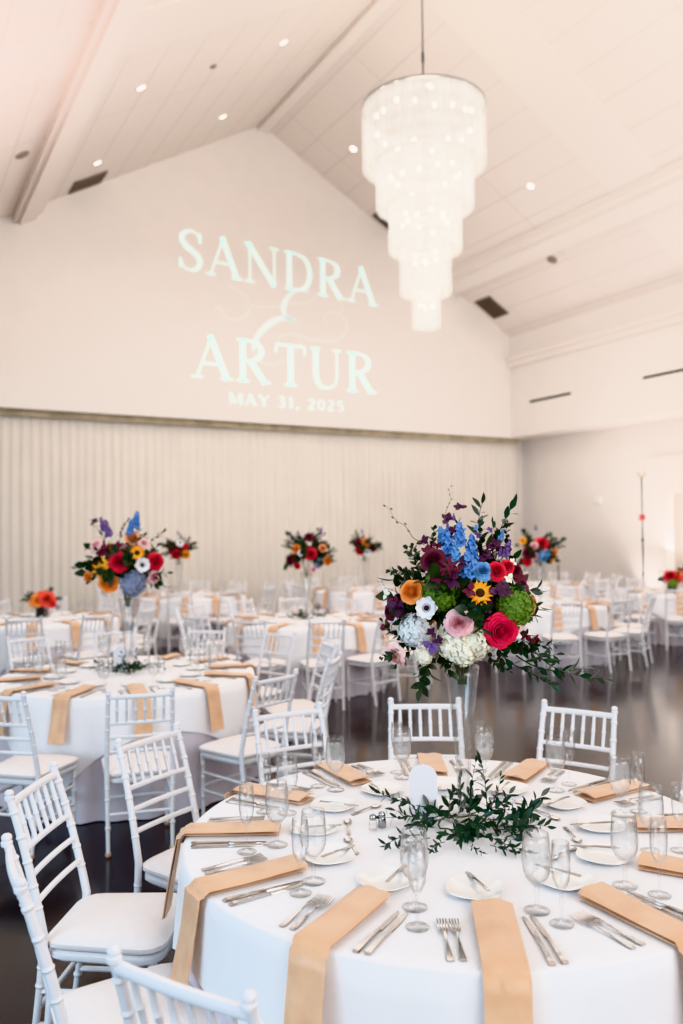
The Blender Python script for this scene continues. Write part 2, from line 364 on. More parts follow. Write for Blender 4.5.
# ------------------------------------------------------------------ projected lettering
def ribbon(mb, pts, wid, y=0, n=8):
    """flat variable-width stroke in the X-Z plane"""
    P = [Vector((p[0], 0, p[1])) for p in pts]
    if not hasattr(wid, '__len__'): wid = [wid]*len(P)
    if n > 1 and len(P) > 2:
        Q = []; Wd = []
        for i in range(len(P)-1):
            p0 = P[max(i-1, 0)]; p1 = P[i]; p2 = P[i+1]; p3 = P[min(i+2, len(P)-1)]
            for k in range(n):
                t = k/n
                Q.append(.5*((2*p1)+(p2-p0)*t+(2*p0-5*p1+4*p2-p3)*t*t+(3*p1-p0-3*p2+p3)*t**3)); Wd.append(wid[i]+(wid[i+1]-wid[i])*t)
        Q.append(P[-1]); Wd.append(wid[-1]); P, wid = Q, Wd
    vs = []
    for i, p in enumerate(P):
        t = (P[min(i+1, len(P)-1)]-P[max(i-1, 0)]); t = t.normalized() if t.length > 1e-9 else Vector((1, 0, 0))
        nn = Vector((-t.z, 0, t.x)); a = p+nn*wid[i]/2; b = p-nn*wid[i]/2
        vs += [(a.x, y, a.z), (b.x, y, b.z)]
    mb.add(vs, [(2*i, 2*i+1, 2*i+3, 2*i+2) for i in range(len(P)-1)])
TK, TN, SR = .135, .045, .04
def glyph(ch, bold=1.):
    """strokes in a unit-high box: (list of (pts, widths, smooth)), advance"""
    a, b, s = TK*bold, TN*bold*(1.0 if bold == 1 else 1.3), SR*bold
    st = []
    L = lambda p, q, w: st.append(([p, q], [w, w], 1))
    def serif(x, z, w=.24): L((x-w/2, z+(s/2 if z < .5 else -s/2)), (x+w/2, z+(s/2 if z < .5 else -s/2)), s)
    def Cv(pts, w): st.append((pts, w, 10))
    if ch == 'A':
        L((.08, 0), (.4, 1), b); L((.36, 1), (.72, 0), a); L((.2, .34), (.58, .34), b); serif(.08, 0); serif(.72, 0, .28); adv = .84
    elif ch == 'N':
        L((.14, 0), (.14, 1), b); L((.1, 1), (.76, .0), a); L((.76, 0), (.76, 1), b); serif(.14, 0); serif(.1, 1, .18); serif(.76, 1); adv = .92
    elif ch == 'S':
        Cv([(.53, .74), (.5, .9), (.34, .985), (.16, .9), (.11, .75), (.2, .6), (.36, .49), (.5, .36), (.53, .22), (.45, .07), (.3, .015), (.14, .08), (.08, .26)], [b, b, b, a*.75, a*.9, a, a, a, a*.9, a*.7, b, b, b]); L((.535, .72), (.535, .97), b); L((.075, .04), (.075, .28), b); adv = .64
    elif ch in 'DP':
        L((.17, 0), (.17, 1), a); serif(.17, 0); serif(.15, 1); Cv([(.15, .978), (.4, .965), (.62, .84), (.72, .5), (.62, .16), (.4, .035), (.15, .022)], [b, b, a*.8, a, a*.8, b, b]); adv = .84
    elif ch == 'R':
        L((.17, 0), (.17, 1), a); serif(.17, 0, .28); serif(.15, 1); Cv([(.15, .978), (.38, .965), (.54, .88), (.585, .74), (.53, .6), (.36, .51), (.17, .5)], [b, b, a*.8, a, a*.8, b, b]); L((.34, .5), (.66, .0), a); L((.6, .02), (.8, .02), s); adv = .82
    elif ch == 'T':
        L((.38, 0), (.38, 1), a); serif(.38, 0, .3); L((.04, .975), (.72, .975), b); L((.055, .99), (.04, .78), b); L((.705, .99), (.72, .78), b); adv = .76
    elif ch == 'U':
        serif(.16, 1); serif(.68, 1, .2); Cv([(.16, 1), (.16, .6), (.17, .28), (.27, .07), (.44, .03), (.6, .1), (.68, .3), (.68, .6), (.68, 1)], [a, a, a, a*.8, b, b, b, b, b]); adv = .84
    elif ch == 'M':
        L((.14, 0), (.14, 1), b); L((.12, 1), (.48, .1), a); L((.48, .1), (.84, 1), b); L((.86, 0), (.86, 1), a); serif(.14, 0); serif(.86, 0); serif(.1, 1, .18); serif(.9, 1, .18); adv = 1.02
    elif ch == 'Y':
        L((.08, 1), (.4, .46), a); L((.72, 1), (.4, .46), b); L((.4, 0), (.4, .5), a); serif(.4, 0); serif(.08, 1); serif(.72, 1, .2); adv = .8
    elif ch == '3':
        Cv([(.08, .82), (.2, .97), (.4, .95), (.47, .78), (.4, .6), (.24, .53)], [b, b, a*.8, a, a*.7, b]); Cv([(.24, .53), (.44, .46), (.52, .28), (.42, .07), (.22, .02), (.06, .14)], [b, a*.8, a, a*.8, b, b]); adv = .62
    elif ch == '1':
        L((.28, 0), (.28, 1), a); serif(.28, 0, .34); L((.1, .84), (.28, .98), b); adv = .5
    elif ch == ',':
        Cv([(.12, .1), (.16, .0), (.06, -.18)], [a, a*.9, b]); adv = .34
    elif ch == '2':
        Cv([(.08, .74), (.16, .93), (.34, .97), (.48, .86), (.46, .66), (.28, .36), (.08, .06)], [a*.7, b, b, a*.8, a, a*.8, b]); L((.05, .05), (.54, .05), a*.8); adv = .62
    elif ch == '0':
        Cv([(.3, .98), (.12, .8), (.09, .5), (.12, .2), (.3, .02), (.48, .2), (.51, .5), (.48, .8), (.3, .98)], [b, a*.8, a, a*.8, b, a*.8, a, a*.8, b]); adv = .64
    elif ch == '5':
        L((.14, .95), (.5, .95), a*.7); L((.14, .96), (.12, .52), b); Cv([(.12, .54), (.3, .6), (.48, .46), (.49, .24), (.34, .04), (.08, .08)], [b, b, a*.8, a, b, b]); adv = .62
    else: adv = .34
    return st, adv
def text_mb(txt, x0, x1, z0, hgt, tilt=0., bold=1., space=.06):
    gl = [glyph(c, bold) for c in txt]; tot = sum(g[1] for g in gl)+space*(len(gl)-1)
    sx = (x1-x0)/tot; mb = MB(); x = 0
    for i, (st, adv) in enumerate(gl):
        for pts, w, n in st:
            # widths kept in height units so thick stems stay thick
            P = [((x+p[0])*sx, p[1]*hgt) for p in pts]
            ribbon(mb, P, [q*hgt for q in w], 0, n)
        x += adv+space
    mb.v = [(x0+vx, vy, z0+vz+tilt*vx) for vx, vy, vz in mb.v]
    return mb
TY = D-.006
t = thing('projected_lettering', 'pale blue projected light lettering of two names and a date on the gable wall', 'projection', (7.3, TY, 4.4))
def shift(mb, dx, dy, dz): mb.v = [(x+dx, y+dy, z+dz) for x, y, z in mb.v]; return mb
def txt(name, mb, m, lab=None, dy=0):
    o = obj(name, shift(mb, -7.3, dy, -4.4), m, t, smooth=False)
    if lab: o['label'] = lab
txt('upper_name', text_mb('SANDRA', 5.05, 9.62, 6.97, .80, tilt=-.038), M_TEXT, 'upper serif capitals, the largest line')
txt('lower_name', text_mb('ARTUR', 5.36, 9.60, 4.87, .86, tilt=-.005), M_TEXT, 'lower serif capitals')
txt('date_line', text_mb('MAY 31, 2025', 6.10, 8.75, 4.40, .215, bold=1.45, space=.12), M_TEXT, 'small bold date line')
def wp(pts): return [((lambda q: (q.x, q.z))(aty(200+x/3.595, 200+y/3.595, D))) for x, y in pts]
mb = MB()
ribbon(mb, wp([(392, 332), (352, 324), (318, 346), (300, 385), (308, 420), (345, 436)]), [.03, .05, .1, .13, .08, .05], 0, 8)
ribbon(mb, wp([(345, 436), (300, 424), (250, 445), (208, 488), (190, 540)]), [.05, .11, .14, .12, .07], 0, 8)
txt('ampersand', mb, M_TEXT3, 'ornate ampersand between the names', .001)
mb = MB()
ribbon(mb, wp([(190, 540), (205, 575), (255, 590), (310, 575), (350, 535), (366, 500)]), [.06, .05, .05, .045, .04, .03], 0, 8)
ribbon(mb, wp([(52, 396), (66, 384), (80, 398), (92, 424), (140, 430), (174, 400), (166, 350), (120, 318), (96, 300)]), [.05, .05, .045, .05, .06, .06, .05, .04, .02], 0, 8)
ribbon(mb, wp([(150, 372), (200, 384), (260, 384), (330, 374), (392, 366), (420, 340)]), [.03, .045, .05, .045, .045, .03], 0, 8)
ribbon(mb, wp([(275, 520), (290, 492), (330, 482), (400, 500), (470, 508), (515, 488), (528, 448), (505, 412), (465, 405), (444, 425), (462, 440)]), [.03, .05, .06, .06, .06, .06, .06, .05, .045, .04, .03], 0, 8)
ribbon(mb, wp([(500, 360), (512, 385), (505, 412)]), [.02, .04, .04], 0, 8)
txt('flourish', mb, M_TEXT2, 'faint looping flourishes of the ampersand', .002)

# ------------------------------------------------------------------ chandelier
CX, CY = 6.88, 9.75
t = thing('chandelier', 'huge five tier crystal strand chandelier hanging from the ridge', 'chandelier', (CX, CY, 4.72))
tiers = [(.89, 7.9, 7.05), (.70, 7.1, 6.44), (.525, 6.5, 5.83), (.37, 5.9, 5.21), (.205, 5.28, 4.72)]
mb = MB(); mb.tube([(0, 0, 8.3-4.72), (0, 0, RZ-.1-4.72)], .012, 8); mb.tube([(0, 0, 8.6-4.72), (0, 0, 8.75-4.72)], .02, 8); obj('hanging_rod', mb, M_DARK, t)
mb = MB(); mb.lathe([(.0, RZ-.16-4.72), (.14, RZ-.16-4.72), (.12, RZ-.24-4.72), (.03, RZ-.3-4.72)], 20); obj('ceiling_canopy', mb, M_CHROME, t)
mb = MB()
for q in range(4):
    a = q*pi/2+.5; mb.tube([(.02*cos(a), .02*sin(a), 8.32-4.72), (.86*cos(a), .86*sin(a), 7.9-4.72)], .009, 6)
obj('suspension_arm', mb, M_CHROME, t)
mbb = MB(); mbb.ball((0, 0, 0), .028, 8, 6, 1.3); me_bulb = mbb.mesh('bulb', M_BULB)
rr = random.Random(4)
for i, (r, z1, z0) in enumerate(tiers):
    mb = MB(); mb.lathe([(r-.012, z1-4.72), (r+.012, z1-4.72), (r+.012, z1+.035-4.72), (r-.012, z1+.035-4.72), (r-.012, z1-4.72)], 48)
    ring = obj('tier_ring', mb, M_CHROME if i == 0 else M_PLASTIC, t)
    mb = MB(); n = int(r*2*pi/.034)
    for q in range(n):
        a = 2*pi*q/n; zz = z0+rr.uniform(-.012, .012)
        for rad in (r, r-.05):
            w = .0125; ca, sa = cos(a), sin(a); j = rr.uniform(-.5, .5)
            ps = []
            nz = 8
            for s_ in range(nz+1):
                zq = z1+(zz-z1)*s_/nz-4.72; ww = w*(1 if s_ % 2 else .62)
                ps += [(rad*ca-sa*ww, rad*sa+ca*ww, zq), (rad*ca+sa*ww, rad*sa-ca*ww, zq)]
            mb.add(ps, [(2*s_, 2*s_+1, 2*s_+3, 2*s_+2) for s_ in range(nz)])
    o = obj('crystal_tier', mb, M_CRYSTAL, t, auto=None)
    nb = (16, 12, 10, 6, 3)[i]
    for q in range(nb):
        a = 2*pi*q/nb+i*.3; b_ = link('bulb', me_bulb, t, ((r-.2 if i < 4 else .1)*cos(a), (r-.2 if i < 4 else .1)*sin(a), z1-.2-4.72+rr.uniform(-.1, .1)))

# ------------------------------------------------------------------ chairs
def rail_mb(z, half, y0, bow, hh, th, n=9):
    mb = MB(); rings = []
    for i in range(n):
        u = -1+2*i/(n-1); x = u*half; y = y0-bow*(1-u*u)
        rings.append([(x, y-th, z-hh*.6), (x, y-th*.6, z-hh), (x, y+th*.6, z-hh), (x, y+th, z-hh*.6), (x, y+th, z+hh*.6), (x, y+th*.6, z+hh), (x, y-th*.6, z+hh), (x, y-th, z+hh*.6)])
    mb.loft(rings); return mb
def post_pt(s, z):
    """centre line of a rear post at height z"""
    if z < .45: return Vector((s*(.181-.006*(1-z/.45)), -.195-.055*(1-z/.45)**1.3, z))
    q = (z-.45)/.47
    return Vector((s*(.181-.008*q), -.195-.09*q-.035*q*q, z))
def make_chair(full):
    parts = []
    def P(name, mb, m, M=I4, sub=None, auto=45): parts.append((name, mb.mesh(name, m, True, auto), M, sub))
    cap = MB(); cap.lathe([(.0, 0), (.014, 0), (.016, .008), (.016, .022), (.012, .024)], 10); me_cap = cap.mesh('foot_glide', M_CAP)
    # seat frame and pad (wider at the front)
    def slab(z0, z1, gx, gy, dome=0., r=.07):
        def outline(ins):
            pts = []
            hf, hr, yf, yr = .205+gx-ins, .185+gx-ins, .205+gy-ins, -.2-gy+ins
            for cx_, cy_, a0 in ((hf-r, yf-r, 0), (-hf+r, yf-r, pi/2), (-hr+r, yr+r, pi), (hr-r, yr+r, 1.5*pi)):
                for q in range(4): a = a0+q*pi/6; pts.append((cx_+r*cos(a), cy_+r*sin(a)))
            return pts
        mb = MB(); h = z1-z0
        rings = [[(x, y, z0) for x, y in outline(.008)], [(x, y, z0+h*.25) for x, y in outline(0)], [(x, y, z0+h*.65) for x, y in outline(0)], [(x, y, z0+h*.9) for x, y in outline(.012)], [(x, y, z1+dome*.5) for x, y in outline(.045)], [(x, y, z1+dome) for x, y in outline(.12)]]
        mb.loft(rings); return mb
    P('seat_frame', slab(.378, .417, 0, 0), M_CHAIR)
    P('cushion', slab(.417, .452, .006, .006, .018), M_CUSH)
    for s in (-1, 1):                                   # front legs
        mb = MB(); pr = [(.0115, .02), (.012, .1)]
        for zr in (.13, .25, .33): pr += [(.0128, zr-.006), (.0165, zr), (.0128, zr+.006)]
        pr += [(.016, .385)]
        if full: mb.lathe(pr, 10, cap=True)
        else: mb.lathe([(.0115, 0), (.0155, .385)], 7, cap=True)
        P('leg', mb, M_CHAIR, T(s*.175, .17, 0), [('foot_glide', me_cap, I4)] if full else None)
    for s in (-1, 1):                                   # rear legs run up into the back posts
        zs = [.02, .12, .2, .3, .36, .45, .52, .6, .68, .75, .82, .89, .912]
        rd = [.011, .012, .0125, .0135, .0145, .0155, .0148, .0143, .014, .0135, .013, .0128, .013]
        mb = MB()
        if full:
            mb.tube([post_pt(s, z) for z in zs], rd, 10)
            for z in (.15, .3, .36, .55, .62, .70, .78, .86):
                p = post_pt(s, z); q = post_pt(s, z+.008); mb.tube([p+(p-q), p, q], [.0135, .0172, .0135], 10)
            p = post_pt(s, .912); mb.lathe([(.0150, .90), (.0165, .904), (.0165, .912), (.012, .915), (.0152, .920), (.0148, .928), (.009, .934), (.0, .935)], 10, org=(p.x, p.y))
        else: mb.tube([post_pt(s, z) for z in (0, .2, .45, .6, .75, .93)], [.013, .014, .0175, .016, .015, .015], 6)
        p0 = post_pt(s, .0)
        P('leg', mb, M_CHAIR, I4, [('foot_glide', me_cap, T(p0.x, p0.y, 0))] if full else None)
    def yz(z): return post_pt(1, z).y
    rails = [(.888, .0125, .011), (.735, .0095, .009), (.652, .009, .0085), (.568, .009, .0085)]
    if full:
        for i, (z, hh, th) in enumerate(rails): P('top_rail' if i == 0 else 'crossbar', rail_mb(z, .178, yz(z), .009, hh, th), M_CHAIR)
        sp = MB(); zz0, zz1 = .735, .885
        n = 6
        for q in range(n):
            u = -1+2*(q+1)/(n+1); x = u*.178; b_ = .009*(1-u*u)
            mb = MB(); A = Vector((x, yz(zz0)-b_, zz0)); B = Vector((x, yz(zz1)-b_, zz1))
            pts = [A.lerp(B, k_) for k_ in (0, .3, .46, .5, .54, .7, 1)]; mb.tube(pts, [.0075, .0085, .0085, .0115, .0085, .0085, .0075], 8)
            P('spindle', mb, M_CHAIR)
    else:
        mb = MB()
        for z, hh, th in rails: 
            m2 = rail_mb(z, .178, yz(z), .009, hh, th, 5); mb.add(m2.v, m2.f)
        for q in range(6):
            u = -1+2*(q+1)/7; x = u*.178; b_ = .009*(1-u*u)
            mb.tube([(x, yz(.735)-b_, .735), (x, yz(.885)-b_, .885)], .008, 5)
        P('backrest', mb, M_CHAIR)
    ns = 8 if full else 5
    for pts in ([(-.175, .17, .2), (.175, .17, .2)], [tuple(post_pt(-1, .22)), tuple(post_pt(1, .22))], *[[(s*.175, .17, z), tuple(post_pt(s, z))] for s in (-1, 1) for z in ((.17, .28) if full else (.2,))]):
        mb = MB(); mb.tube(pts, .0095, ns); P('stretcher', mb, M_CHAIR)
    return parts
CH_FULL = make_chair(True); CH_LOW = make_chair(False)

# ------------------------------------------------------------------ tableware
def fork_mb():
    mb = MB(); 
    prof = [(-.1, .009, .002), (-.085, .0095, .002), (-.05, .006, .0045), (-.01, .0035, .007), (.02, .0032, .009), (.034, .008, .008), (.045, .0126, .006)]
    top = []; 
    rings = []
    for y, w, z in prof: rings.append([(-w, y, z), (w, y, z), (w*.8, y, z+.0022), (-w*.8, y, z+.0022)])
    mb.loft(rings)
    for q in range(4):
        x = -.0111+q*.0074
        mb.loft([[(x-.0015, y, z), (x+.0015, y, z), (x+.0015, y, z+.002), (x-.0015, y, z+.002)] for y, z in ((.043, .006), (.06, .004), (.08, .005), (.1, .0085))])
    return mb
def knife_mb():
    mb = MB()
    rings = []
    for y, xa, xb, th in ((-.125, -.008, .008, .003), (-.12, -.0095, .0095, .006), (-.09, -.0075, .0075, .0065), (-.04, -.0055, .006, .0065), (.0, -.005, .006, .006), (.004, -.0075, .0085, .003), (.05, -.0085, .009, .002), (.09, -.0085, .008, .0018), (.115, -.0075, .003, .0015), (.125, -.006, -.003, .001)):
        rings.append([(xa, y, .0005), (xb, y, .0005), (xb*.85, y, .0005+th), (xa*.85, y, .0005+th)])
    mb.loft(rings); return mb
def bknife_mb():
    mb = MB(); rings = []
    for y, xa, xb, th in ((-.08, -.006, .006, .004), (-.06, -.005, .005, .005), (.0, -.0035, .0035, .0045), (.01, -.006, .006, .002), (.03, -.0085, .009, .0016), (.055, -.008, .0095, .0014), (.07, -.005, .004, .001)):
        rings.append([(xa, y, 0), (xb, y, 0), (xb*.85, y, th), (xa*.85, y, th)])
    mb.loft(rings); return mb
def spoon_mb():
    mb = MB(); rings = []
    for y, w, z in ((-.075, .0065, .002), (-.06, .007, .002), (-.03, .004, .005), (.01, .0028, .007), (.028, .003, .006)): rings.append([(-w, y, z), (w, y, z), (w*.8, y, z+.002), (-w*.8, y, z+.002)])
    mb.loft(rings)
    for off in (0, -.0012): mb.grid(lambda u, v: (.0145*v*cos(2*pi*u)*1., .05+.024*v*sin(2*pi*u), .0062+off-.0055*(1-v*v)), 14, 5, wrap=True)
    return mb
ME_FORK = fork_mb().mesh('dinner_fork', M_STEEL, True, 35); ME_KNIFE = knife_mb().mesh('dinner_knife', M_STEEL, True, 35)
ME_BK = bknife_mb().mesh('butter_knife', M_STEEL, True, 35); ME_SPOON = spoon_mb().mesh('teaspoon', M_STEEL, True, 50)
def plate_mb(n=28):
    mb = MB(); rings = []
    for r, z in ((.0, .004), (.04, .004), (.052, .006), (.066, .014), (.079, .019), (.080, .017), (.066, .010), (.05, .001), (.0, .001)):
        ring = []
        for j in range(n):
            a = 2*pi*j/n; q = r*(1+.10*(abs(cos(2*a)) < .0) + .085*((sin(2*a))**2))   # softly squared rim
            ring.append((q*cos(a), q*sin(a), z))
        rings.append(ring)
    mb.loft(rings, cap=False); return mb
ME_PLATE = plate_mb().mesh('side_plate', M_CHINA, True, 60)
def goblet_parts(n=20):
    b = MB(); b.lathe([(.006, .068), (.014, .075), (.026, .09), (.0325, .11), (.0345, .13), (.034, .155), (.0318, .185), (.0300, .208), (.0290, .208), (.0308, .185), (.033, .155), (.0335, .13), (.0315, .11), (.025, .092), (.012, .078), (.0, .076)], n)
    s = MB(); s.lathe([(.010, .008), (.006, .016), (.0055, .04), (.0085, .052), (.006, .06), (.0075, .070)], 12)
    f = MB(); f.lathe([(.0, .001), (.034, .001), (.0355, .003), (.032, .005), (.016, .007), (.009, .010)], n)
    w = MB(); w.lathe([(.0, .077), (.012, .079), (.0246, .093), (.031, .11), (.033, .13), (.0325, .155), (.0310, .178), (.0, .179)], n)
    for q in (b, w): q.v = [(x*1.13, y*1.13, z) for x, y, z in q.v]
    return [('bowl', b.mesh('bowl', M_GLASS), I4), ('stem', s.mesh('stem', M_GLASS), I4), ('foot', f.mesh('foot', M_GLASS), I4), ('water', w.mesh('water', M_WATER), I4, None, 'iced water filling the bowl')]
def flute_parts(n=18):
    b = MB(); b.lathe([(.004, .082), (.012, .092), (.0215, .115), (.0245, .14), (.0245, .165), (.0225, .212), (.0215, .212), (.0236, .165), (.0236, .14), (.0206, .116), (.010, .095), (.0, .09)], n)
    s = MB(); s.lathe([(.009, .007), (.0045, .018), (.0038, .05), (.0065, .06), (.004, .068), (.005, .084)], 10)
    f = MB(); f.lathe([(.0, .001), (.031, .001), (.032, .003), (.028, .0045), (.012, .006), (.008, .009)], n)
    return [('bowl', b.mesh('bowl', M_GLASS), I4), ('stem', s.mesh('stem', M_GLASS), I4), ('foot', f.mesh('foot', M_GLASS), I4)]
GOB = goblet_parts(); FLU = flute_parts()
def far_glass():
    mb = MB(); mb.lathe([(.033, .001), (.030, .005), (.006, .012), (.005, .06), (.02, .085), (.033, .12), (.034, .15), (.029, .208)], 10); return mb
ME_FARG = far_glass().mesh('water_goblet', M_GLASS)
def napkin_mb(r0, r1, hang, wob, n=16):
    """folded satin strip: lies from r0 out to the table edge and hangs down (local -y is outward)"""
    mb = MB(); path = []
    for i in range(7): path.append((r0+(r1-r0)*i/6, .0125, 0.))
    rc = .014
    for i in range(1, 5): a = i/5*pi/2; path.append((r1+rc*sin(a), .0125-rc*(1-cos(a)), a))
    for i in range(0, 9): q = i/8; path.append((r1+rc+.014+.046*q+wob*.006*sin(q*3), -.0015-hang*q, pi/2))
    hw = .054
    for layer in (0, 1):
        rings = []
        for i, (r, z, na) in enumerate(path):
            lie = r < r1+.001
            off = (-.006 if layer == 0 else 0)
            th = .0052
            nrm = Vector((0, -sin(na), cos(na)))
            ring = []
            cols = 9
            top = []; bot = []
            for j in range(cols):
                u = -1+2*j/(cols-1)
                x = u*hw*(1+.012*sin(i*.7+layer))*(1-.10*(layer == 0)) + wob*.008*(i-7)/8 + (.004 if layer else 0)
                e = (1-abs(u)**6)*th*.5 + .0022*sin(u*5+i*.5+wob*3)
                base = Vector((x, -r, z)) + nrm*off + Vector((0, 0, (.004+.012*max(0, 1-(r-r0)/.2)*(1-.6*u*u)) if (layer and lie) else 0))
                top.append(tuple(base+nrm*(e+.0006))); bot.append(tuple(base-nrm*(th*.35*(1-abs(u)**6))))
            rings.append(top+bot[::-1])
        mb.loft(rings)
    return mb
NAPS = [napkin_mb(.60, .915, .265, w).mesh('napkin', M_NAP, True, 60) for w in (-.8, .2, 1.)]
NAPF = napkin_mb(.62, .915, .27, .3).mesh('napkin', M_NAP, True, 60)

# ------------------------------------------------------------------ tables
R_T, Z_T = .915, .762
def topper_mb(seed, half=1.143, rot=0., nth=144):
    r_ = random.Random(seed); mb = MB()
    ph = r_.uniform(0, 6)
    def hang(a):
        c = max(abs(cos(a-rot)), abs(sin(a-rot))); q = half/c
        return min(q-R_T, .62)
    radii = [0.02, .3, .6, .85, R_T-.012]
    rows = []
    for r in radii: rows.append([(r*cos(2*pi*j/nth), r*sin(2*pi*j/nth), Z_T) for j in range(nth)])
    rows.append([((R_T+.001)*cos(2*pi*j/nth), (R_T+.001)*sin(2*pi*j/nth), Z_T-.003) for j in range(nth)])
    for i in range(1, 9):
        q = i/8; row = []
        for j in range(nth):
            a = 2*pi*j/nth; h_ = hang(a); ex = (h_-.2)/.4
            fold = (.006+.030*max(ex, 0))*q**1.3*(sin(a*22+ph+2*sin(a*3))*.6+.4*sin(a*9+ph*2))
            r = R_T+.008+.010*q+fold+.015*max(ex, 0)*q
            row.append((r*cos(a), r*sin(a), Z_T-.008-h_*q))
        rows.append(row)
    mb.loft(rows, cap=False); mb.f.append(tuple(range(nth)))
    return mb
def skirt_mb(seed, nth=160, fl=1.):
    r_ = random.Random(seed); ph = [r_.uniform(0, 6) for _ in range(4)]; mb = MB(); rows = []
    for i in range(9):
        q = i/8
        rows.append([])
        for j in range(nth):
            a = 2*pi*j/nth
            fold = (sin(a*26+ph[0]+1.6*sin(a*4+ph[1]))*.55+.45*sin(a*15+ph[2]+sin(a*7)))*.050*q**1.3
            r = R_T-.008+.018*q+fold
            rows[-1].append((r*cos(a), r*sin(a), Z_T-.006-(Z_T-.012)*q))
    mb.loft(rows, cap=False); return mb
me_top = None
WORD = {1: 'one', 2: 'two', 3: 'three', 4: 'four', 5: 'five', 6: 'six', 7: 'seven', 8: 'eight', 9: 'nine', 10: 'ten', 11: 'eleven', 12: 'twelve'}
def clock(c, a_deg):
    phi = degrees(atan2(-c[1], -c[0])); h = int(round(6-(a_deg-phi)/30)) % 12
    return WORD[h if h else 12]
TABLES = [  # key, centre, seat angle offset, short description, detail
    ('front', (1.72, 2.30), 0., 'front table', 3),
    ('mid', (1.60, 6.10), 19., 'mid-room left table', 2),
    ('centre', (4.40, 8.75), 10., 'second-row centre table', 1),
    ('lowleft', (1.75, 10.75), 14., 'back left table', 1),
    ('farleft', (4.61, 13.5), 5., 'far table by the drape', 1),
    ('farmid', (7.72, 12.97), 12., 'farthest centre table', 1),
    ('right', (8.15, 8.85), 0., 'table behind the big bouquet', 1),
    ('farright', (11.4, 9.15), 8., 'table nearest the aisle doorway', 1),
    ('aisle', (11.2, 12.2), 3., 'table in the far aisle corner', 1),
]
SKIRTS = [skirt_mb(s).mesh('skirt', M_SKIRT, True, None) for s in (1, 2)]
TOPS = [topper_mb(s).mesh('overlay_cloth', M_LINEN, True, None) for s in (1, 2)]
mbt = MB(); mbt.lathe([(.0, Z_T-.03), (R_T-.03, Z_T-.03), (R_T-.03, Z_T-.009), (.0, Z_T-.009)], 48); ME_TT = mbt.mesh('table_top', M_PLASTIC)
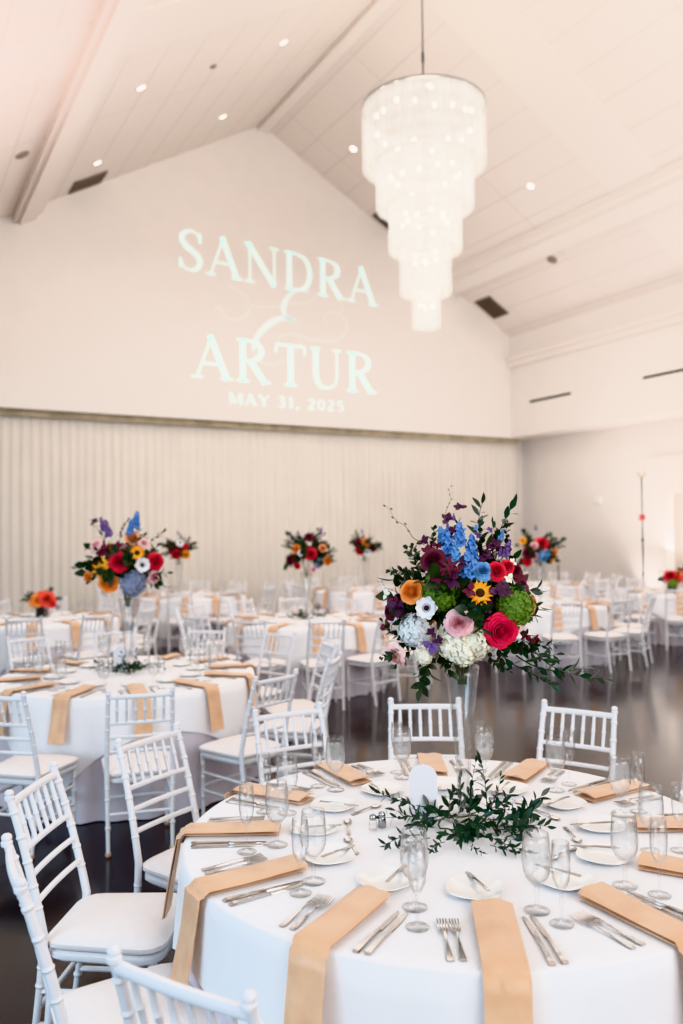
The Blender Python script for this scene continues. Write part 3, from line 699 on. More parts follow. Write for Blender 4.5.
for ti, (key, c, off, desc, det) in enumerate(TABLES):
    t = thing('banquet_table', 'round banquet table in a floor-length under-cloth, the ' + desc, 'table', (c[0], c[1], 0), 0, 'round banquet tables')
    place([('table_top', ME_TT, I4), ('skirt', SKIRTS[ti % 2], Matrix.Rotation(ti*.7, 4, 'Z'), None, 'pale lilac floor-length under-cloth in soft folds')], t)
    o = link('overlay_tablecloth', TOPS[ti % 2], None, (c[0], c[1], .001)); tag(o, 'white square overlay cloth draped on the ' + desc, 'tablecloth', 'white overlay tablecloths')
    for k_ in range(12):
        a_deg = off+30*k_
        while a_deg > 180: a_deg -= 360
        a = RAD(a_deg); th = a+pi/2; hr = clock(c, a_deg)
        def at(r, right, z=Z_T+.001): return Vector((c[0]+cos(th)*right+sin(th)*r, c[1]+sin(th)*right-cos(th)*r, z))
        # chair
        jit = rnd.uniform(-.03, .03); rj = rnd.uniform(-.05, .05); rs = 1.17+(rnd.uniform(-.02, .05) if det < 3 else -.03)+(.05 if det == 2 else 0)
        if det == 3:
            dr, da = {60: (-.04, -1), 30: (.01, -1), 150: (.03, -3), 180: (-.05, -3), -150: (-.06, 0), 120: (-.01, -1), 90: (-.04, -2)}.get(int(round(a_deg)), (0, 0)); rs += dr; th += RAD(da)
        p = at(rs, jit if det < 3 else jit*.3, 0)
        test = [at(rs+dy, dx, z) for dy in (-.15, .28) for dx in (-.18, .18) for z in (.1, .46, .9)]
        if seen(test, -2):
            full = det >= 2
            ch = thing('chiavari_chair', "white slatted ballroom chair at %s o'clock of the %s" % (hr, desc), 'chair', p, th+(rj if det < 3 else rj*.4), 'white ballroom chairs around the %s' % desc)
            place(CH_FULL if full else CH_LOW, ch)
        th = a+pi/2
        # setting
        pn = at(.75, 0)
        if not seen([at(.56, 0), at(.93, 0), at(.93, 0, .6)], 0): continue
        nm = NAPF if det == 1 else NAPS[(k_*5+ti) % 3]
        dl = th+(-.07 if int(round(a_deg)) == -120 else rnd.uniform(-.05, .06)); pv = at(.74, .008)
        o = link('napkin', nm, None, (pv.x-sin(dl)*.74, pv.y+cos(dl)*.74, Z_T+.003), (0, 0, dl)); tag(o, "folded peach satin napkin hanging at %s o'clock off the %s" % (hr, desc), 'napkin', 'peach napkins on the %s' % desc)
        def item(name, me, r, right, rz, lab, cat, dz=0., grp=None, tilt=0.):
            p = at(r, right, Z_T+.002+dz)
            if not seen([p], 0): return None
            o = link(name, me, None, p, (tilt, 0, th+rz)); tag(o, lab, cat, grp); return o
        SL = "%s o'clock seat of the %s" % (hr, desc)
        def glass(name, parts, r, right, lab):
            p = at(r, right, Z_T+.002)
            if not seen([p, p+Vector((0, 0, .2))], 0): return
            g = thing(name, lab, 'glass', p, th, '%ss on the %s' % (name.replace('_', ' '), desc)); place(parts, g)
        if det >= 2:
            j = lambda s=.012: rnd.uniform(-s, s)
            item('side_plate', ME_PLATE, .49+j(), j(), j(.3), 'small white side plate at ' + SL, 'plate', grp='side plates on the '+desc)
            if det == 3:
                item('butter_knife', ME_BK, .455, .012+j(), .12+j(.2), 'butter knife laid across the side plate at ' + SL, 'knife', .020, 'butter knives on the plates', tilt=-.03)
                item('dinner_knife', ME_KNIFE, .76, .108, .05+j(.03), 'inner dinner knife at ' + SL, 'knife', 0, 'dinner knives on the '+desc)
                item('dinner_knife', ME_KNIFE, .755, .134, .07+j(.03), 'outer dinner knife at ' + SL, 'knife', 0, 'dinner knives on the '+desc)
                item('dinner_fork', ME_FORK, .765, -.090, .03+j(.03), 'inner dinner fork at ' + SL, 'fork', 0, 'dinner forks on the '+desc)
                item('dinner_fork', ME_FORK, .765, -.121, .0+j(.03), 'outer dinner fork at ' + SL, 'fork', 0, 'dinner forks on the '+desc)
                if hr not in ('five', 'six', 'seven'): item('teaspoon', ME_SPOON, .375+j(.01), -.05+j(.02), 1.45+j(.25), 'teaspoon lying above the plate at ' + SL, 'spoon', 0, 'teaspoons on the '+desc)
            else:
                item('dinner_knife', ME_KNIFE, .76, .108, .05+j(.03), 'dinner knife at ' + SL, 'knife', 0, 'dinner knives on the '+desc)
                item('dinner_fork', ME_FORK, .765, -.09, .0+j(.03), 'dinner fork at ' + SL, 'fork', 0, 'dinner forks on the '+desc)
            glass('water_goblet', GOB, .605+j(), .135+j(), 'stemmed goblet of iced water at ' + SL)
            glass('champagne_flute', FLU, .685+j(), .175+j(), 'slim champagne flute at ' + SL)
        else:
            p = at(.62, .14, Z_T+.002); o = link('water_goblet', ME_FARG, None, p, (0, 0, th)); tag(o, "clear goblet at %s o'clock on the %s" % (hr, desc), 'glass', 'goblets on the '+desc)
            item('side_plate', ME_PLATE, .49, 0, 0, 'white plate at ' + SL, 'plate', grp='side plates on the '+desc)

# ------------------------------------------------------------------ flowers
def petal_fan(mb, n, r0, r1, w, z0, z1, cup=.0, rot=0., nu=5, nv=5, pt=.0, curl=0.):
    """n petals from radius r0 to r1, half width w, rising z0->z1"""
    for i in range(n):
        a = rot+2*pi*i/n
        def fn(u, v, a=a):
            uu = u*2-1; ww = w*(sin(pi*(.12+.80*v))**.8)*(1-pt*v)
            r = r0+(r1-r0)*v; x = r*(1 if 1 else 1); y = uu*ww
            z = z0+(z1-z0)*v**1.3+cup*uu*uu*.5-curl*max(0, v-.7)**1.5
            r2 = r-abs(uu)**2*.10*r1*v
            return (r2*cos(a)-y*sin(a), r2*sin(a)+y*cos(a), z)
        mb.grid(fn, nu, nv)
def rose_mb(layers=7, seed=1, lip=.25, flat=.32):
    """petals wrap in overlapping spirals: closed bud inside, opening and curling outwards"""
    r_ = random.Random(seed); mb = MB(); k_ = 0
    for L_ in range(layers):
        q = L_/(layers-1); rho = .13+.80*q**.95; npet = (3, 3, 4, 4, 5, 5, 5, 6, 6, 6)[L_]
        for i in range(npet):
            az = 2*pi*i/npet+L_*1.1+r_.uniform(-.15, .15); k_ += 1
            hw = 2*pi/npet*.68
            zt = .50-flat*q**1.3+r_.uniform(-.035, .035)
            def fn(u, v, az=az, hw=hw, rho=rho, zt=zt, q=q):
                uu = u*2-1; vv = v*(1-.13*uu*uu-.05*abs(uu)); an = az+uu*hw*(.5+.5*min(1, v*1.6))
                inner = sin(min(1, vv*1.15)*pi*.62)
                rad = rho*((1-q)*inner*.95+q*(.15+.85*sin(vv*pi/2)))*(1+.085*uu)
                ov = max(0, vv-.70)
                rad += lip*q*ov*1.3
                z = -.42+(zt+.42)*sin(min(vv, 1)*pi/2)-lip*q*ov*ov*7
                return (rad*cos(an), rad*sin(an), z)
            mb.grid(fn, 7, 8)
    return mb
def floret_ball(n, seed, size, squash=.75, pet=4, low=-.25, jit=.06):
    r_ = random.Random(seed); mb = MB(); mb.ball((0, 0, 0), .86, 14, 9, squash)
    for i in range(n):
        z = 1-(i+.5)/n*(1-low); a = i*2.39996; rr_ = sqrt(max(0, 1-z*z))
        d = Vector((rr_*cos(a), rr_*sin(a), z)); d = (d+Vector((r_.uniform(-jit, jit),)*3)).normalized()
        q = d.to_track_quat('Z', 'Y').to_matrix().to_4x4(); k_ = 1+r_.uniform(-.10, .07)
        M = Matrix.Translation(Vector((d.x*k_, d.y*k_, d.z*k_*squash))) @ q @ Matrix.Rotation(r_.uniform(0, 6), 4, 'Z') @ Matrix.Rotation(r_.uniform(-.5, .5), 4, 'X')
        s = size*r_.uniform(.8, 1.15)
        for p in range(pet):
            b = 2*pi*p/pet; cb, sb = cos(b), sin(b)
            loc = lambda x, y, z_: (x*cb-y*sb, x*sb+y*cb, z_)
            mb.add([loc(0, 0, 0), loc(s*.55, s*.48, .03*s), loc(s, 0, .14*s), loc(s*.55, -s*.48, .03*s), loc(s*.5, 0, -.05*s)], [(0, 4, 1), (1, 4, 2), (2, 4, 3), (3, 4, 0)], M)
    return mb
def spike_mb(n, seed, L_=1., size=.12):
    r_ = random.Random(seed); mb = MB()
    for i in range(n):
        v = (i+.5)/n; a = i*2.39996; rad = r_.uniform(.12, .26)*(1-v*.6)
        c = Vector((rad*cos(a), rad*sin(a), v*L_)); d = Vector((cos(a), sin(a), .5)).normalized()
        M = Matrix.Translation(c) @ d.to_track_quat('Z', 'Y').to_matrix().to_4x4() @ Matrix.Rotation(r_.uniform(0, 6), 4, 'Z')
        s = size*(1-.6*v)*r_.uniform(.85, 1.2)
        for p in range(5):
            b = 2*pi*p/5; cb, sb = cos(b), sin(b); loc = lambda x, y, z_: (x*cb-y*sb, x*sb+y*cb, z_)
            mb.add([loc(0, 0, 0), loc(s*.6, s*.5, .1*s), loc(s*1.1, 0, .3*s), loc(s*.6, -s*.5, .1*s)], [(0, 1, 2, 3)], M)
    return mb
def leaf(mb, base, d, up, L_, w, fold=.15, droop=.2):
    d = d.normalized(); side = d.cross(up); side = side.normalized() if side.length > 1e-6 else Vector((1, 0, 0)); n = side.cross(d)
    vs = []
    for i, (q, k_) in enumerate(((0, .06), (.2, .62), (.42, 1.), (.68, .82), (.88, .38), (1, .02))):
        c = base+d*L_*q-n*droop*L_*q*q
        vs += [tuple(c-side*w*k_+n*fold*w*k_), tuple(c), tuple(c+side*w*k_+n*fold*w*k_)]
    fs = []
    for i in range(5): fs += [(3*i, 3*i+1, 3*i+4, 3*i+3), (3*i+1, 3*i+2, 3*i+5, 3*i+4)]
    mb.add(vs, fs)
def sprig_mb(seed, L_=1., nl=12, ll=.26, lw=.075, bend=.5, start=.15, up=Vector((0, 0, 1))):
    """leafy sprig along +Z bending toward +X"""
    r_ = random.Random(seed); mb = MB(); pts = []
    for i in range(9):
        q = i/8; pts.append(Vector((bend*L_*q*q, .05*L_*sin(q*4+seed), L_*q*(1-.25*bend*q))))
    mb.tube(pts, [.012*L_*(1-.7*i/8) for i in range(9)], 5)
    for i in range(nl):
        q = start+(1-start)*i/(nl-1); k_ = min(int(q*8), 7); p = pts[k_].lerp(pts[k_+1], q*8-k_); t_ = (pts[k_+1]-pts[k_]).normalized()
        a = i*2.4+r_.uniform(-.4, .4); s1 = t_.orthogonal().normalized(); s2 = t_.cross(s1)
        o_ = s1*cos(a)+s2*sin(a); d = (t_*.75+o_*.75).normalized() if i < nl-1 else t_
        leaf(mb, p, d, t_ if i < nl-1 else o_, ll*L_*r_.uniform(.75, 1.15)*(1-.3*q), lw*L_*r_.uniform(.85, 1.15)*(1-.2*q), droop=r_.uniform(.05, .35))
    return mb
def orchid_mb():
    mb = MB(); petal_fan(mb, 3, .05, 1., .28, 0, .12, cup=-.1); petal_fan(mb, 2, .05, .95, .42, .05, .2, cup=-.1, rot=.6+pi/6); mb.ball((0, -.1, .15), .2, 8, 6, 1.2)
    return mb
FM = {}
def fl_mesh(kind, colour):
    k_ = (kind, colour)
    if k_ in FM: return FM[k_]
    m = FC[colour]
    if kind == 'rose': mb = rose_mb(8, 3, .25, .58)
    elif kind == 'ranunculus': mb = rose_mb(10, 8, .12, .5)
    elif kind == 'carnation': mb = rose_mb(9, 5, .40, .5)
    elif kind == 'anemone': mb = MB(); petal_fan(mb, 5, .05, 1., .55, 0, .22, cup=.15); petal_fan(mb, 5, .05, .9, .5, .06, .34, cup=.15, rot=.6)
    elif kind == 'sunflower': mb = MB(); petal_fan(mb, 15, .25, 1., .19, .02, .18, pt=.35); petal_fan(mb, 13, .25, .86, .18, .09, .32, pt=.35, rot=.2)
    elif kind == 'hydrangea': mb = floret_ball(95, 2, .22)
    elif kind == 'viburnum': mb = floret_ball(190, 4, .14, .85)
    elif kind == 'delphinium': mb = spike_mb(26, 6, 1.35, .34)
    elif kind == 'larkspur': mb = spike_mb(20, 9, 1.3, .26)
    elif kind == 'orchid': mb = orchid_mb()
    elif kind == 'lily': mb = MB(); petal_fan(mb, 6, .05, 1.1, .2, 0, .35, pt=.5, curl=1.2)
    FM[k_] = mb.mesh(kind, m, True, 70); return FM[k_]
_c = MB(); _c.ball((0, 0, .17), .24, 10, 6, .8)
for q in range(22):
    a = q*.2856; _c.ball((.34*cos(a), .34*sin(a), .2), .035, 5, 4)
ME_ANC = _c.mesh('flower_centre', M_CENTRE)
_c = MB(); _c.ball((0, 0, .1), .36, 14, 8, .55); ME_SUNC = _c.mesh('seed_head', M_CENTRE2)
SPR = {'broad': [sprig_mb(i+20, 1, 14, .42, .135, .2+.15*i, .2).mesh('foliage_sprig', M_LEAF2 if i else M_LEAF, True, 60) for i in range(2)],
       'ruscus': [sprig_mb(i, 1, 13, .27, .048, .25+.2*i).mesh('foliage_sprig', M_LEAF, True, 60) for i in range(3)],
       'dark': [sprig_mb(i+5, 1, 16, .3, .085, .2+.15*i, .05).mesh('foliage_sprig', M_LEAF2, True, 60) for i in range(3)],
       'bronze': [sprig_mb(i+9, 1, 18, .2, .06, .15+.2*i, .1).mesh('foliage_sprig', M_LEAF3, True, 60) for i in range(2)]}
def twig_mb():
    mb = MB(); pts = [Vector((.06*sin(i*1.1), .03*cos(i*1.7), i/8)) for i in range(9)]; mb.tube(pts, [.009*(1-.7*i/8) for i in range(9)], 5)
    for i in range(3, 9): mb.ball(tuple(pts[i]+Vector((.03*cos(i*2.), .03*sin(i*2.), 0))), .018, 6, 5, 1.6)
    return mb
ME_TWIG = twig_mb().mesh('budding_twig', M_BRANCH)
def add_part(root, name, me, world, zdir, size, spin=0., sub=None, lab=None):
    o = bpy.data.objects.new(name, me); C.objects.link(o); o.parent = root
    M = Matrix.Translation(Vector(world)-root.location) @ Vector(zdir).to_track_quat('Z', 'Y').to_matrix().to_4x4() @ Matrix.Rotation(spin, 4, 'Z') @ Matrix.Scale(size, 4)
    o.matrix_local = M
    if lab: o['label'] = lab
    if sub:
        s = bpy.data.objects.new(sub[0], sub[1]); C.objects.link(s); s.parent = o
    return o
UP = Vector((0, 0, 1))
def trumpet_vase(xy, lab, h=.56, rt=.058, rb=.030, grp='tall clear trumpet vases'):
    t = thing('trumpet_vase', lab, 'vase', (xy[0], xy[1], Z_T+.002), 0, grp)
    mb = MB(); pr = []
    for i in range(13): q = i/12; pr.append((rb*.62+(rt-rb*.62)*(.25*q+.75*q**1.9), .045+(h-.045)*q))
    inner = [(r-.006, z) for r, z in pr[::-1]]
    mb.lathe(pr+inner+[(.0, .05)], 24); obj('body', mb, M_VASE, t, auto=None)
    mb = MB(); mb.lathe([(.0, .001), (.062, .001), (.064, .006), (.045, .012), (.024, .022), (.018, .032), (.021, .046), (.0, .046)], 24); obj('foot', mb, M_VASE, t, auto=None)
    return t
def bouquet(vx, vy, dist, items, core, rad, lab, zbase, seed, twigs=(), nfol=26, back=8, name='flower_bouquet', stems=True, low=False):
    """items: (kind, colour, px, py, size m, lift). Heads stand on a rounded mound above the vase."""
    r_ = random.Random(seed)
    root = thing(name, lab, 'flowers', (vx, vy, zbase), 0, None)
    cen = Vector(core); toward = (Vector((CAM.x, CAM.y, cen.z))-cen).normalized()
    right = toward.cross(UP)*-1
    mb = MB()
    if stems:
        for q in range(7):
            a = q*.9; mb.tube([(.012*cos(a), .012*sin(a), -.05), (.03*cos(a), .03*sin(a), .06), (rad*.4*cos(a), rad*.4*sin(a), cen.z-zbase)], .004, 5)
        obj('stem_bundle', mb, M_STEM, root)
    def head(kind, colour, p, d, size):
        sub = None
        if kind == 'anemone': sub = ('flower_centre', ME_ANC)
        if kind == 'sunflower': sub = ('seed_head', ME_SUNC)
        add_part(root, kind, fl_mesh(kind, colour), p, d, size, r_.uniform(0, 6), sub, colour + ' ' + kind)
    for kind, colour, x, y, size, lift in items:
        q = atd(x, y, dist); e = (q-cen); l = e.dot(right)/rad; v = e.z/rad
        dep = sqrt(max(.0, 1-min(1, l*l*.8+v*v*.55)))*rad*.72+lift
        p = atd(x, y, dist-dep)
        d = (p-cen).normalized()*.62+toward*.62+UP*.12
        if kind in ('delphinium', 'larkspur'): d = (UP*1.0+right*l*.5+toward*.1)
        head(kind, colour, p, d, size)
    cols = [('rose', 'red'), ('ranunculus', 'orange'), ('hydrangea', 'cream'), ('rose', 'pink'), ('viburnum', 'green'), ('carnation', 'burgundy'), ('ranunculus', 'peach'), ('anemone', 'white')]
    for i in range(back):
        a = pi*(i+.5)/back-pi/2; el = r_.uniform(-.35, .6)
        d = ((-toward)*cos(a)*.9+right*sin(a)*.6)*cos(el)+UP*sin(el); d.normalize()
        kc = cols[i % len(cols)]; head(kc[0], kc[1], cen+d*rad*.78, d, rad*.19)
    for i in range(nfol):
        a = i*2.39996+.4; el = r_.uniform(-.55, .75) if not low else r_.uniform(-.1, .7)
        d = Vector((cos(a)*cos(el), sin(a)*cos(el), sin(el)))
        kind = ('dark', 'broad', 'dark', 'bronze', 'broad', 'ruscus')[i % 6]; me = r_.choice(SPR[kind])
        add_part(root, 'foliage_sprig', me, cen+d*rad*.18, d, rad*(r_.uniform(.82, 1.02) if i < 26 else r_.uniform(.7, .85)), r_.uniform(0, 6))
    for kind, p0, p1, size in twigs:
        A = atd(p0[0], p0[1], dist-.08); B = atd(p1[0], p1[1], dist-.08); d = B-A
        me = ME_TWIG if kind == 'twig' else SPR[kind][1]
        add_part(root, 'budding_twig' if kind == 'twig' else 'foliage_sprig', me, A, d, d.length, size)
    return root

# --- front centrepiece
V1 = atz(464, 820, Z_T); dV = (V1-CAM).dot(F2)
trumpet_vase(V1, 'tall clear trumpet vase holding the big bouquet on the front table', .54, .062, .032)
big = [('ranunculus', 'orange', 411, 592, .043, .02), ('rose', 'crimson', 502, 631, .060, .05), ('rose', 'pink', 459, 623, .048, .05), ('carnation', 'blush', 395, 655, .038, .09),
       ('anemone', 'white', 427, 608, .040, .05), ('sunflower', 'yellow', 480, 593, .043, .05), ('viburnum', 'green', 440, 592, .062, .0), ('viburnum', 'green', 515, 607, .066, .02),
       ('hydrangea', 'cream', 453, 642, .058, .0), ('hydrangea', 'cream', 474, 643, .056, .0), ('hydrangea', 'cream', 463, 652, .046, .02), ('hydrangea', 'paleblue', 414, 630, .055, .0),
       ('delphinium', 'blue', 449, 556, .066, .0), ('delphinium', 'blue', 467, 577, .060, .03), ('delphinium', 'blue', 471, 558, .058, .0), ('delphinium', 'skyblue', 443, 545, .046, -.02), ('delphinium', 'skyblue', 500, 541, .030, 0), ('delphinium', 'blue', 460, 545, .055, .02), ('delphinium', 'skyblue', 456, 560, .045, .04),
       ('carnation', 'skyblue', 483, 571, .034, .02), ('rose', 'burgundy', 433, 560, .044, .05), ('lily', 'burgundy', 450, 567, .040, .06), ('orchid', 'purple', 447, 519, .030, .0), ('orchid', 'purple', 460, 507, .026, .0),
       ('rose', 'red', 497, 571, .036, .03), ('orchid', 'burgundy', 522, 582, .042, .0), ('orchid', 'purple', 494, 545, .034, .0), ('orchid', 'purple', 504, 551, .030, .0), ('larkspur', 'lilac', 505, 556, .045, .0),
       ('orchid', 'purple', 397, 607, .042, .0), ('orchid', 'burgundy', 403, 617, .034, .0), ('orchid', 'burgundy', 386, 626, .030, .0), ('orchid', 'burgundy', 438, 575, .034, .06), ('orchid', 'purple', 453, 580, .036, .06),
       ('ranunculus', 'peach', 530, 604, .038, -.02), ('orchid', 'cream', 509, 578, .020, .04), ('orchid', 'cream', 513, 562, .016, .02), ('orchid', 'cream', 386, 594, .022, .0), ('orchid', 'burgundy', 534, 641, .030, -.02), ('orchid', 'burgundy', 526, 636, .026, .0),
       ('orchid', 'lilac', 431, 646, .032, .03), ('viburnum', 'cream', 424, 657, .028, .03), ('orchid', 'purple', 423, 541, .026, .0), ('orchid', 'purple', 498, 590, .034, .07), ('rose', 'red', 508, 566, .026, .02), ('larkspur', 'lilac', 448, 530, .022, 0), ('larkspur', 'lilac', 499, 556, .024, .02), ('orchid', 'lilac', 478, 535, .016, 0), ('orchid', 'lilac', 490, 530, .015, 0), ('larkspur', 'lilac', 454, 520, .018, 0), ('orchid', 'burgundy', 437, 545, .02, 0), ('orchid', 'purple', 432, 633, .022, .05), ('orchid', 'purple', 438, 640, .02, .05), ('orchid', 'burgundy', 394, 600, .024, 0), ('carnation', 'blush', 399, 660, .024, .05), ('ranunculus', 'orange', 417, 588, .03, 0), ('orchid', 'skyblue', 476, 528, .015, 0), ('orchid', 'skyblue', 462, 530, .016, 0), ('orchid', 'blue', 456, 537, .018, .02), ('orchid', 'blue', 475, 565, .02, .04), ('orchid', 'purple', 462, 563, .03, .05), ('orchid', 'burgundy', 428, 552, .03, .0), ('orchid', 'purple', 444, 548, .028, 0), ('orchid', 'purple', 485, 556, .03, .0), ('carnation', 'burgundy', 515, 570, .03, .0), ('orchid', 'purple', 487, 606, .03, .02), ('orchid', 'burgundy', 470, 590, .028, .07), ('carnation', 'burgundy', 390, 612, .03, -.03), ('orchid', 'purple', 455, 531, .026, 0), ('orchid', 'purple', 507, 590, .028, .04)]
cen1 = atd(463, 604, dV)
bouquet(V1.x, V1.y, dV, big, cen1, .235, 'very large multicolour flower bouquet topping the tall vase on the front table', 1.29, 21,
        [('twig', (423, 546), (384, 506), 0), ('twig', (445, 520), (452, 486), 1), ('ruscus', (480, 565), (472, 497), 0), ('ruscus', (495, 575), (487, 500), 2.), ('ruscus', (520, 640), (556, 660), 1), ('ruscus', (535, 650), (582, 704), 2), ('ruscus', (500, 650), (545, 690), 3), ('ruscus', (420, 650), (431, 690), 0), ('ruscus', (440, 655), (424, 680), 1), ('dark', (405, 650), (384, 664), 1), ('dark', (415, 575), (386, 570), 0), ('dark', (430, 570), (405, 552), 1), ('dark', (415, 640), (378, 634), 2), ('twig', (400, 595), (378, 582), 1), ('broad', (428, 640), (424, 688), 0), ('broad', (436, 645), (441, 676), 2), ('dark', (420, 640), (402, 672), 1), ('dark', (432, 640), (446, 668), 1), ('broad', (410, 640), (388, 656), 0), ('dark', (494, 640), (506, 672), 0), ('broad', (496, 636), (522, 660), 1), ('dark', (486, 650), (500, 678), 2), ('ruscus', (505, 645), (566, 672), .5), ('ruscus', (515, 655), (572, 700), 1.5), ('dark', (505, 640), (536, 654), 2), ('dark', (452, 560), (447, 520), 2), ('dark', (478, 560), (492, 525), 1), ('ruscus', (490, 570), (512, 530), 2), ('dark', (420, 575), (404, 545), 0), ('bronze', (436, 560), (428, 535), 0), ('dark', (436, 560), (424, 530), 1), ('bronze', (500, 560), (512, 520), 0)],
        52, 9)
# --- mid table
V2 = atz(128, 672, Z_T); d2 = (V2-CAM).dot(F2)
trumpet_vase(V2, 'tall clear trumpet vase under the blue-topped bouquet on the mid-room left table', .55, .07, .034)
mid = [('ranunculus', 'orange', 108, 583, 0.079, 0), ('rose', 'red', 119, 562, 0.076, .03), ('rose', 'red', 156, 561, 0.067, 0), ('ranunculus', 'peach', 132, 538, 0.059, 0), ('sunflower', 'yellow', 137, 553, 0.059, .03), ('anemone', 'white', 142, 565, 0.059, .04),
       ('rose', 'pink', 154, 577, 0.050, 0), ('hydrangea', 'slate', 133, 583, 0.092, 0), ('lily', 'yellow', 108, 565, 0.076, .02), ('lily', 'yellow', 99, 570, 0.059, .02), ('delphinium', 'blue', 135, 527, 0.084, 0), ('delphinium', 'blue', 130, 534, 0.076, 0), ('larkspur', 'lilac', 109, 536, 0.092, 0), ('larkspur', 'lilac', 104, 530, 0.076, 0), ('ranunculus', 'orange', 88, 577, 0.042, 0),
       ('carnation', 'blush', 96, 545, 0.050, 0), ('carnation', 'blush', 144, 543, 0.042, 0), ('orchid', 'purple', 94, 522, 0.042, 0), ('orchid', 'burgundy', 116, 546, 0.050, .02), ('orchid', 'burgundy', 103, 551, 0.059, 0)]
bouquet(V2.x, V2.y, d2, mid, atd(124, 564, d2), .27, 'large bouquet topped with blue blooms, on the mid-room left table', 1.3, 22,
        [('twig', (104, 535), (88, 520), 0), ('ruscus', (150, 545), (162, 528), 0), ('ruscus', (95, 565), (75, 566), 0), ('ruscus', (160, 585), (172, 592), 1), ('larkspur' if 0 else 'bronze', (120, 540), (120, 518), 0)], 46, 7)
# --- centre table
V3 = atz(307, 619, Z_T); d3 = (V3-CAM).dot(F2)
trumpet_vase(V3, 'tall clear trumpet vase on the second-row centre table', .55, .07, .034)
ctr = [('rose', 'red', 311, 554, 0.074, .03), ('anemone', 'white', 301, 553, 0.044, .03), ('ranunculus', 'orange', 296, 549, 0.059, 0), ('ranunculus', 'peach', 323, 548, 0.052, 0), ('ranunculus', 'orange', 328, 561, 0.059, 0), ('rose', 'burgundy', 290, 560, 0.059, 0), ('carnation', 'burgundy', 309, 537, 0.059, 0), ('larkspur', 'lilac', 299, 538, 0.067, 0), ('larkspur', 'lilac', 320, 534, 0.067, 0), ('hydrangea', 'slate', 318, 563, 0.059, 0), ('carnation', 'pink', 313, 570, 0.044, 0), ('rose', 'red', 297, 566, 0.044, 0)]
bouquet(V3.x, V3.y, d3, ctr, atd(308, 552, d3), .27, 'bouquet around a red rose, over the second-row centre table', 1.31, 23, [('dark', (295, 550), (282, 545), 0), ('twig', (312, 540), (309, 526), 0)], 40, 4)
# --- far bouquets
def far_b(px, py_t, bx, by, seed, lab, items, rad, tab_lab):
    v = atz(px, py_t, Z_T); dd = (v-CAM).dot(F2)
    trumpet_vase(v, tab_lab, .58, .07, .034)
    bouquet(v.x, v.y, dd, items, atd(bx, by, dd), rad, lab, Z_T+.57, seed, (), 34, 3)
far_b(179, 596, 179, 549, 24, 'distant bouquet with a white bloom, just beside the blue-topped one', [('rose', 'red', 176, 554, 0.093, 0), ('anemone', 'white', 180, 543, 0.076, 0), ('ranunculus', 'yellow', 186, 555, 0.076, 0), ('carnation', 'burgundy', 172, 547, 0.085, 0), ('larkspur', 'lilac', 178, 535, 0.060, 0), ('rose', 'red', 185, 546, 0.060, 0)], .24, 'tall clear vase on the far table by the drape')
far_b(365, 591, 365, 546, 25, 'small distant bouquet of red and orange, alone on the drape', [('ranunculus', 'orange', 366, 542, 0.085, 0), ('rose', 'red', 360, 550, 0.093, 0), ('anemone', 'white', 367, 552, 0.076, 0), ('carnation', 'burgundy', 358, 543, 0.085, 0), ('larkspur', 'lilac', 362, 533, 0.060, 0), ('rose', 'burgundy', 372, 548, 0.085, 0)], .25, 'tall clear vase on the farthest centre table')
far_b(541, 603, 539, 550, 26, 'distant bouquet with a pale blue bloom, partly behind the big one', [('rose', 'red', 542, 543, 0.093, 0), ('hydrangea', 'skyblue', 544, 556, 0.085, .02), ('ranunculus', 'orange', 551, 558, 0.068, 0), ('sunflower', 'yellow', 523, 541, 0.068, 0), ('rose', 'pink', 534, 546, 0.060, 0), ('rose', 'pink', 534, 556, 0.060, 0), ('carnation', 'burgundy', 528, 553, 0.085, 0), ('larkspur', 'lilac', 536, 530, 0.060, 0), ('rose', 'red', 527, 562, 0.068, 0), ('ranunculus', 'orange', 555, 552, 0.051, 0)], .29, 'tall clear vase on the table behind the big bouquet')
# --- low arrangements in black vases
def low_b(px, py, bx, by, seed, lab, items, rad, vlab):
    v = atz(px, py, Z_T); dd = (v-CAM).dot(F2)
    mb = MB(); mb.lathe([(.0, .001), (.075, .001), (.078, .01), (.074, .08), (.08, .15), (.086, .158), (.078, .158), (.07, .08), (.0, .02)], 22)
    o = obj('cylinder_vase', mb, M_BLACK, None, (v.x, v.y, Z_T+.002), auto=None); tag(o, vlab, 'vase')
    bouquet(v.x, v.y, dd, items, atd(bx, by, dd), rad, lab, Z_T+.16, seed, (), 22, 3, 'low_flower_arrangement', True, True)
low_b(42, 617, 42, 602, 27, 'low orange and red flower arrangement in the black vase by the drape', [('rose', 'orange', 38, 600, .09, .03), ('carnation', 'coral', 47, 599, .10, .03), ('rose', 'red', 50, 602, .08, .02), ('ranunculus', 'peach', 33, 602, .07, .02), ('carnation', 'coral', 42, 595, .06, 0)], .2, 'short black vase on the table by the drape')
low_b(672, 592, 673, 579, 28, 'low red flower arrangement at the frame edge by the doorway', [('rose', 'red', 670, 576, .10, .03), ('rose', 'coral', 676, 578, .10, .03), ('ranunculus', 'peach', 678, 574, .08, .02), ('viburnum', 'green', 673, 583, .08, .03), ('rose', 'red', 680, 574, .09, 0)], .22, 'short black vase at the frame edge by the aisle')

